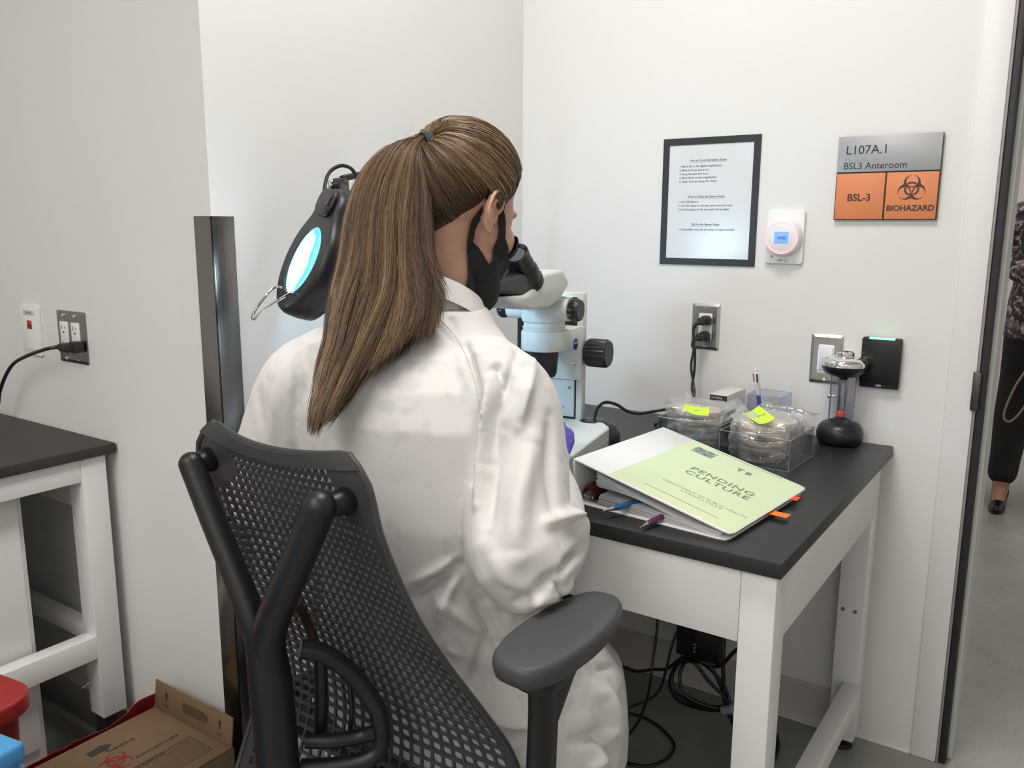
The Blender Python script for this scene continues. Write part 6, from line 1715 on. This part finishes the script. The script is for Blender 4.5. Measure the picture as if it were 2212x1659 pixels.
# ponytail: centre line, half width and thickness read from the photo at real depths
PT = [((925, 319), 1.358, 15, .012), ((903, 322), 1.342, 21, .016), ((870, 350), 1.322, 56, .022), ((852, 400), 1.312, 80, .026), ((841, 470), 1.304, 92, .029), ((838, 540), 1.296, 97, .030), ((838, 600), 1.287, 108, .030), ((830, 655), 1.275, 114, .028),
      ((810, 710), 1.262, 104, .027), ((786, 765), 1.248, 88, .024), ((758, 815), 1.235, 76, .022), ((732, 865), 1.224, 60, .019), ((710, 905), 1.215, 48, .016), ((690, 950), 1.207, 32, .011)]
pc_ = spline([at(p[0], p[1], d) for p, d, w, t in PT], 6)
pw_ = spline([Vector((w*d/F_PX, t, 0)) for p, d, w, t in PT], 6)
NP = len(pc_)
LAT = (RIGHT*.93+Vector((0, 0, 0))).normalized()
def pony(s_, a, b_):
    f = max(0, min(s_, 1))*(NP-1); i = min(int(f), NP-2); k = f-i
    c = pc_[i].lerp(pc_[i+1], k); w = pw_[i].lerp(pw_[i+1], k)
    t = (pc_[min(i+2, NP-1)]-pc_[max(i-1, 0)]).normalized()
    lat = (LAT-t*LAT.dot(t)).normalized(); out = t.cross(lat)
    if out.dot(FW) > 0: out = -out
    return c+lat*a*w.x+out*b_*w.y
P = []
for i in range(60):
    s_ = i/59*.93
    e_ = lambda a: 1.0
    row = []
    for k in range(28):
        a = 2*PI*k/28; sh = .80 if s_ < .55 else max(.25, .80-(s_-.55)*1.1)
        x_ = math.cos(a)*sh
        if s_ > .52 and x_ > 0: x_ *= max(.35, 1-(s_-.52)*2.4)
        row.append(pony(s_, x_, math.sin(a)*.62*sh))
    P.append(row)
m = MB(); m.grid(P, closed_v=True); child_mb(m, 'ponytail_core', M['hair_base'], 80)
paths, radii, tones = [], [], []
NC = 120
cl_a = [rh.uniform(-1, 1) for _ in range(NC)]; cl_t = [rh.random() for _ in range(NC)]; cl_b = [rh.uniform(.84, 1.06) for _ in range(NC)]; cl_p = [(rh.uniform(0, 6), rh.uniform(.6, 1.6)) for _ in range(NC)]
for i in range(8200):
    c = rh.randrange(NC)
    fly = rh.random() < .035
    a0 = cl_a[c]+rh.gauss(0, .032); b0_ = rh.uniform(-1, 1)
    # outer shell favours the visible side
    th = rh.uniform(0, 2*PI); rr = cl_b[c]*rh.uniform(.90, 1.0) if not fly else rh.uniform(1.0, 1.35)
    a0 = max(-1.05, min(1.05, a0))
    bmax = math.sqrt(max(0.02, 1-min(1, a0*a0)))
    b0_ = bmax*rr*(1 if rh.random() < .72 else -1)
    aend = a0
    L_ = rh.uniform(.80, 1.0)
    if a0 > .18: L_ = rh.uniform(.50, .62)+.30*max(0, (.85-a0))*rh.random()
    elif a0 > -.25: L_ = rh.uniform(.66, .96)
    elif a0 < -.6: L_ = rh.uniform(.62, 1.0)
    ph, fr = cl_p[c]; pts = []; flick = rh.uniform(.3, 1.0) if a0 > .18 else rh.uniform(-.1, .12)
    am = .055+.012*rh.random()+.02*math.sin(c*7.0)
    n = 24
    for j in range(n):
        s_ = L_*j/(n-1)
        aa = a0*(1-.0*s_)+am*math.sin(ph+fr*7*s_)*min(1, s_*4)
        tail = max(0, (s_/L_-.78)/.22)
        aa += flick*.30*tail**1.6
        bb_ = b0_*(1+.10*math.sin(5*s_+ph))
        if fly: aa += .10*math.sin(ph*2+4*s_)*s_*2; bb_ += .3*math.sin(ph+3*s_)*s_
        p = pony(s_, aa*1.0, bb_)
        p = p+UP*(.006*flick*tail**2 if a0 > .18 else 0)
        pts.append(p)
    paths.append(pts); radii.append(rh.uniform(.00030, .00055) if not fly else .00018)
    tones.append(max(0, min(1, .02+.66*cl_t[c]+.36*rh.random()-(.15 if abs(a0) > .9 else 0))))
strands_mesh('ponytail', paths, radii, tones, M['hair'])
# loose wisps round the head and neck
paths, radii, tones = [], [], []
for i in range(150):
    s_ = rh.random(); d0 = hl_dir(s_); v0 = rh.uniform(0, .7); p = scalp(s_, v0, .010); p2 = scalp(s_, min(.78, v0+.22), .010)
    dr = (p2-p).normalized(); out = (p-HC).normalized(); pts = []
    L_ = rh.uniform(.02, .07); cu = rh.uniform(.1, .5); sd = Vector((rh.uniform(-1, 1), rh.uniform(-1, 1), rh.uniform(-1, 1)))*.4
    for j in range(9):
        t = j/8; pts.append(p+dr*L_*t+out*L_*cu*t*t+sd*L_*t*t*.6)
    paths.append(pts); radii.append(.00014); tones.append(rh.uniform(.5, 1))
strands_mesh('loose_hair', paths, radii, tones, M['hair'])
# ================================================================== person in the corridor, cut by the right edge of the photo
e = on_y(2168, 640, 4.45)
HX = e.x+.215; HY = 4.45
m = MB()
legs = {1: [(.09, 0, .88), (.10, .0, .50), (.095, .06, .12)], -1: [(-.09, -.02, .88), (-.115, -.06, .50), (-.13, -.17, .11)]}
def hw_(p): return Vector((HX+p[0], HY+p[1], p[2]))
legs = {1: [(.09, .03, .86), (.10, .10, .48), (.09, .30, .16)], -1: [(-.09, 0, .86), (-.115, -.06, .48), (-.13, -.20, .12)]}
m.sphere(hw_((0, .0, 1.50)), .1, 24, (.85, 1.0, 1.2)); m.sphere(hw_((0, -.09, 1.47)), .02, 12)
for s_ in (1, -1): m.sphere(hw_((s_*.085, 0, 1.49)), .02, 10, (.5, .8, 1.4))
capsule(m, [hw_((0, .01, 1.44)), hw_((0, .01, 1.33))], [.052, .06], 20)
rings(m, [(z, HX, HY, a_, b_, 0) for z, a_, b_ in ((.80, .15, .11), (.90, .165, .12), (1.0, .145, .105), (1.12, .15, .11), (1.24, .165, .11), (1.32, .13, .09), (1.36, .07, .06))], 32)
for s_ in (1, -1):
    capsule(m, [hw_((s_*.165, 0, 1.28)), hw_((s_*.20, .02, 1.12)), hw_((s_*.16, -.06, 1.04)), hw_((s_*.02, -.19, 1.02))], [.05, .044, .038, .028], 16)
    hand(m, hw_((s_*.02, -.195, 1.02)), (-s_, -.2, .1), (s_, -.2, 0), (0, -1, 0), 0, .8)
    capsule(m, [hw_(p) for p in legs[s_]], [.085, .058, .038], 20)
    f_ = hw_(legs[s_][-1]); capsule(m, [f_, f_+Vector((0, -.02, -.045)), f_+Vector((0, -.09, -.085))], [.036, .034, .026], 14)
hb = remeshed(m, .007, 4, 'hallperson')
HO = Vector((HX, HY, 0)); hb.transform(Matrix.Translation(-HO)); hb.shade_smooth(); hb.materials.clear(); hb.materials.append(mat('skin_b', (.38, .20, .14), .5))
hp_ = bpy.data.objects.new('person', hb); COL.objects.link(hp_); hp_.location = HO
tag(hp_, 'person in floral blouse and black trousers standing in the corridor', 'person')
def hchild(mb, name, m_, vox=.008, sm=4, mod=None):
    me = remeshed(mb, vox, sm, name)
    if mod: mod(me)
    me.transform(Matrix.Translation(-HO)); me.shade_smooth(); me.materials.clear(); me.materials.append(m_)
    o = bpy.data.objects.new(name, me); COL.objects.link(o); o.parent = hp_; return o
fmn = mat('floral_cloth', (.1, .08, .1), .7); nt = fmn.node_tree; b_ = nt.nodes['Principled BSDF']
tcn = nt.nodes.new('ShaderNodeTexCoord'); vo = nt.nodes.new('ShaderNodeTexVoronoi'); vo.inputs['Scale'].default_value = 60; no = nt.nodes.new('ShaderNodeTexNoise'); no.inputs['Scale'].default_value = 16; no.inputs['Detail'].default_value = 4
rp = nt.nodes.new('ShaderNodeValToRGB'); rp.color_ramp.interpolation = 'CONSTANT'
rp.color_ramp.elements[0].color = (.030, .025, .035, 1); rp.color_ramp.elements[1].position = .44; rp.color_ramp.elements[1].color = (.07, .055, .085, 1)
for ps, c in ((.52, (.25, .18, .20, 1)), (.60, (.55, .45, .43, 1)), (.66, (.12, .07, .10, 1)), (.72, (.42, .30, .30, 1))): ee = rp.color_ramp.elements.new(ps); ee.color = c
mxn = nt.nodes.new('ShaderNodeMix'); mxn.data_type = 'FLOAT'; mxn.inputs[0].default_value = .5
nt.links.new(tcn.outputs['Object'], vo.inputs['Vector']); nt.links.new(tcn.outputs['Object'], no.inputs['Vector'])
nt.links.new(vo.outputs['Color'], mxn.inputs[2]); nt.links.new(no.outputs['Fac'], mxn.inputs[3]); nt.links.new(mxn.outputs[0], rp.inputs['Fac']); nt.links.new(rp.outputs['Color'], b_.inputs['Base Color'])
m = MB(); rings(m, [(z, HX, HY, a_, b_, 0) for z, a_, b_ in ((.74, .205, .155), (.90, .195, .145), (1.0, .18, .13), (1.12, .178, .132), (1.24, .185, .13), (1.32, .155, .11), (1.37, .085, .075))], 36)
for s_ in (1, -1): capsule(m, [hw_((s_*.16, 0, 1.285)), hw_((s_*.20, .02, 1.12)), hw_((s_*.16, -.06, 1.04)), hw_((s_*.06, -.16, 1.02))], [.068, .062, .055, .045], 18)
def crum(me):
    for v in me.vertices: v.co += v.normal*.010*mnoise.noise(v.co*9)
hchild(m, 'blouse', fmn, mod=crum)
m = MB()
for s_ in (1, -1): capsule(m, [hw_(legs[s_][0]), hw_(legs[s_][1]), hw_(legs[s_][2])+Vector((0, .01, .03))], [.105, .080, .060], 20)
m.sphere(hw_((0, 0, .86)), .1, 20, (1.75, 1.25, .8))
hchild(m, 'trousers', mat('black_trousers', (.008, .008, .009), .8))
for s_ in (1, -1):
    f_ = hw_(legs[s_][-1]); zz_ = f_.z-.115
    m = MB(); capsule(m, [f_+Vector((0, .025, -.055)), f_+Vector((0, -.03, -.085)), f_+Vector((0, -.105, -.102)), f_+Vector((0, -.145, -.103))], [.034, .034, .034, .022], 16)
    m.cyl(f_+Vector((0, .04, -.115)), f_+Vector((0, .035, -.05)), .010, .022, 12)
    def cut(me, f_=f_):
        for v in me.vertices:
            fl_ = max(.002, f_.z-.118) if s_ > 0 else .002
            v.co.z = max(v.co.z, fl_)
            top_ = f_.z-.055 if v.co.y > f_.y-.01 else f_.z-.055-.45*(f_.y-.01-v.co.y)
            lim_ = f_.z-.070
            if v.co.y > f_.y-.095: v.co.z = min(v.co.z, lim_+(.02 if v.co.y > f_.y+.02 else 0))
    hchild(m, 'shoe', mat('patent_black', (.006, .006, .006), .12), .004, 3, cut)
m = MB(); m.sphere(hw_((0, .02, 1.52)), .1, 24, (1.02, 1.08, 1.25)); 
capsule(m, [hw_((-.06, .03, 1.48)), hw_((-.115, .0, 1.36)), hw_((-.12, -.03, 1.24))], [.05, .045, .022], 14); capsule(m, [hw_((.06, .03, 1.48)), hw_((.10, .0, 1.36)), hw_((.11, -.03, 1.24))], [.05, .045, .022], 14)
capsule(m, [hw_((0, .07, 1.48)), hw_((0, .10, 1.36)), hw_((0, .11, 1.24))], [.07, .08, .05], 14)
def facecut(me):
    for v in me.vertices:
        l = v.co-HO
        if l.y < -.02 and 1.30 < l.z < 1.545 and abs(l.x) < .075: v.co.y = HO.y-.02
hchild(m, 'hair', mat('brown_hair', (.10, .055, .035), .5, noise=(40, .4)), .008, 3, facecut)
# handbag hanging on the arm, beige looped strap
s0 = [on_y(a, b, 4.22) for a, b in ((2216, 800), (2196, 830), (2180, 862), (2170, 890), (2170, 905), (2182, 910), (2200, 895), (2220, 868))]
hg = thing('handbag', 'black handbag with a beige looped strap carried in the corridor', 'handbag', (HX+.02, HY-.24, .60))
m = MB(); m.tube([p-Vector(hg.location) for p in spline(s0, 6)], .016, 10, flat=.30); m.build('strap', mat('beige_leather', (.36, .27, .19), .45), hg)
m = MB(); m.box(.02, .28, -.05, .05, -.10, .16, .02, 3); m.build('bag_body', mat('bag_black', (.012, .010, .010), .4), hg)
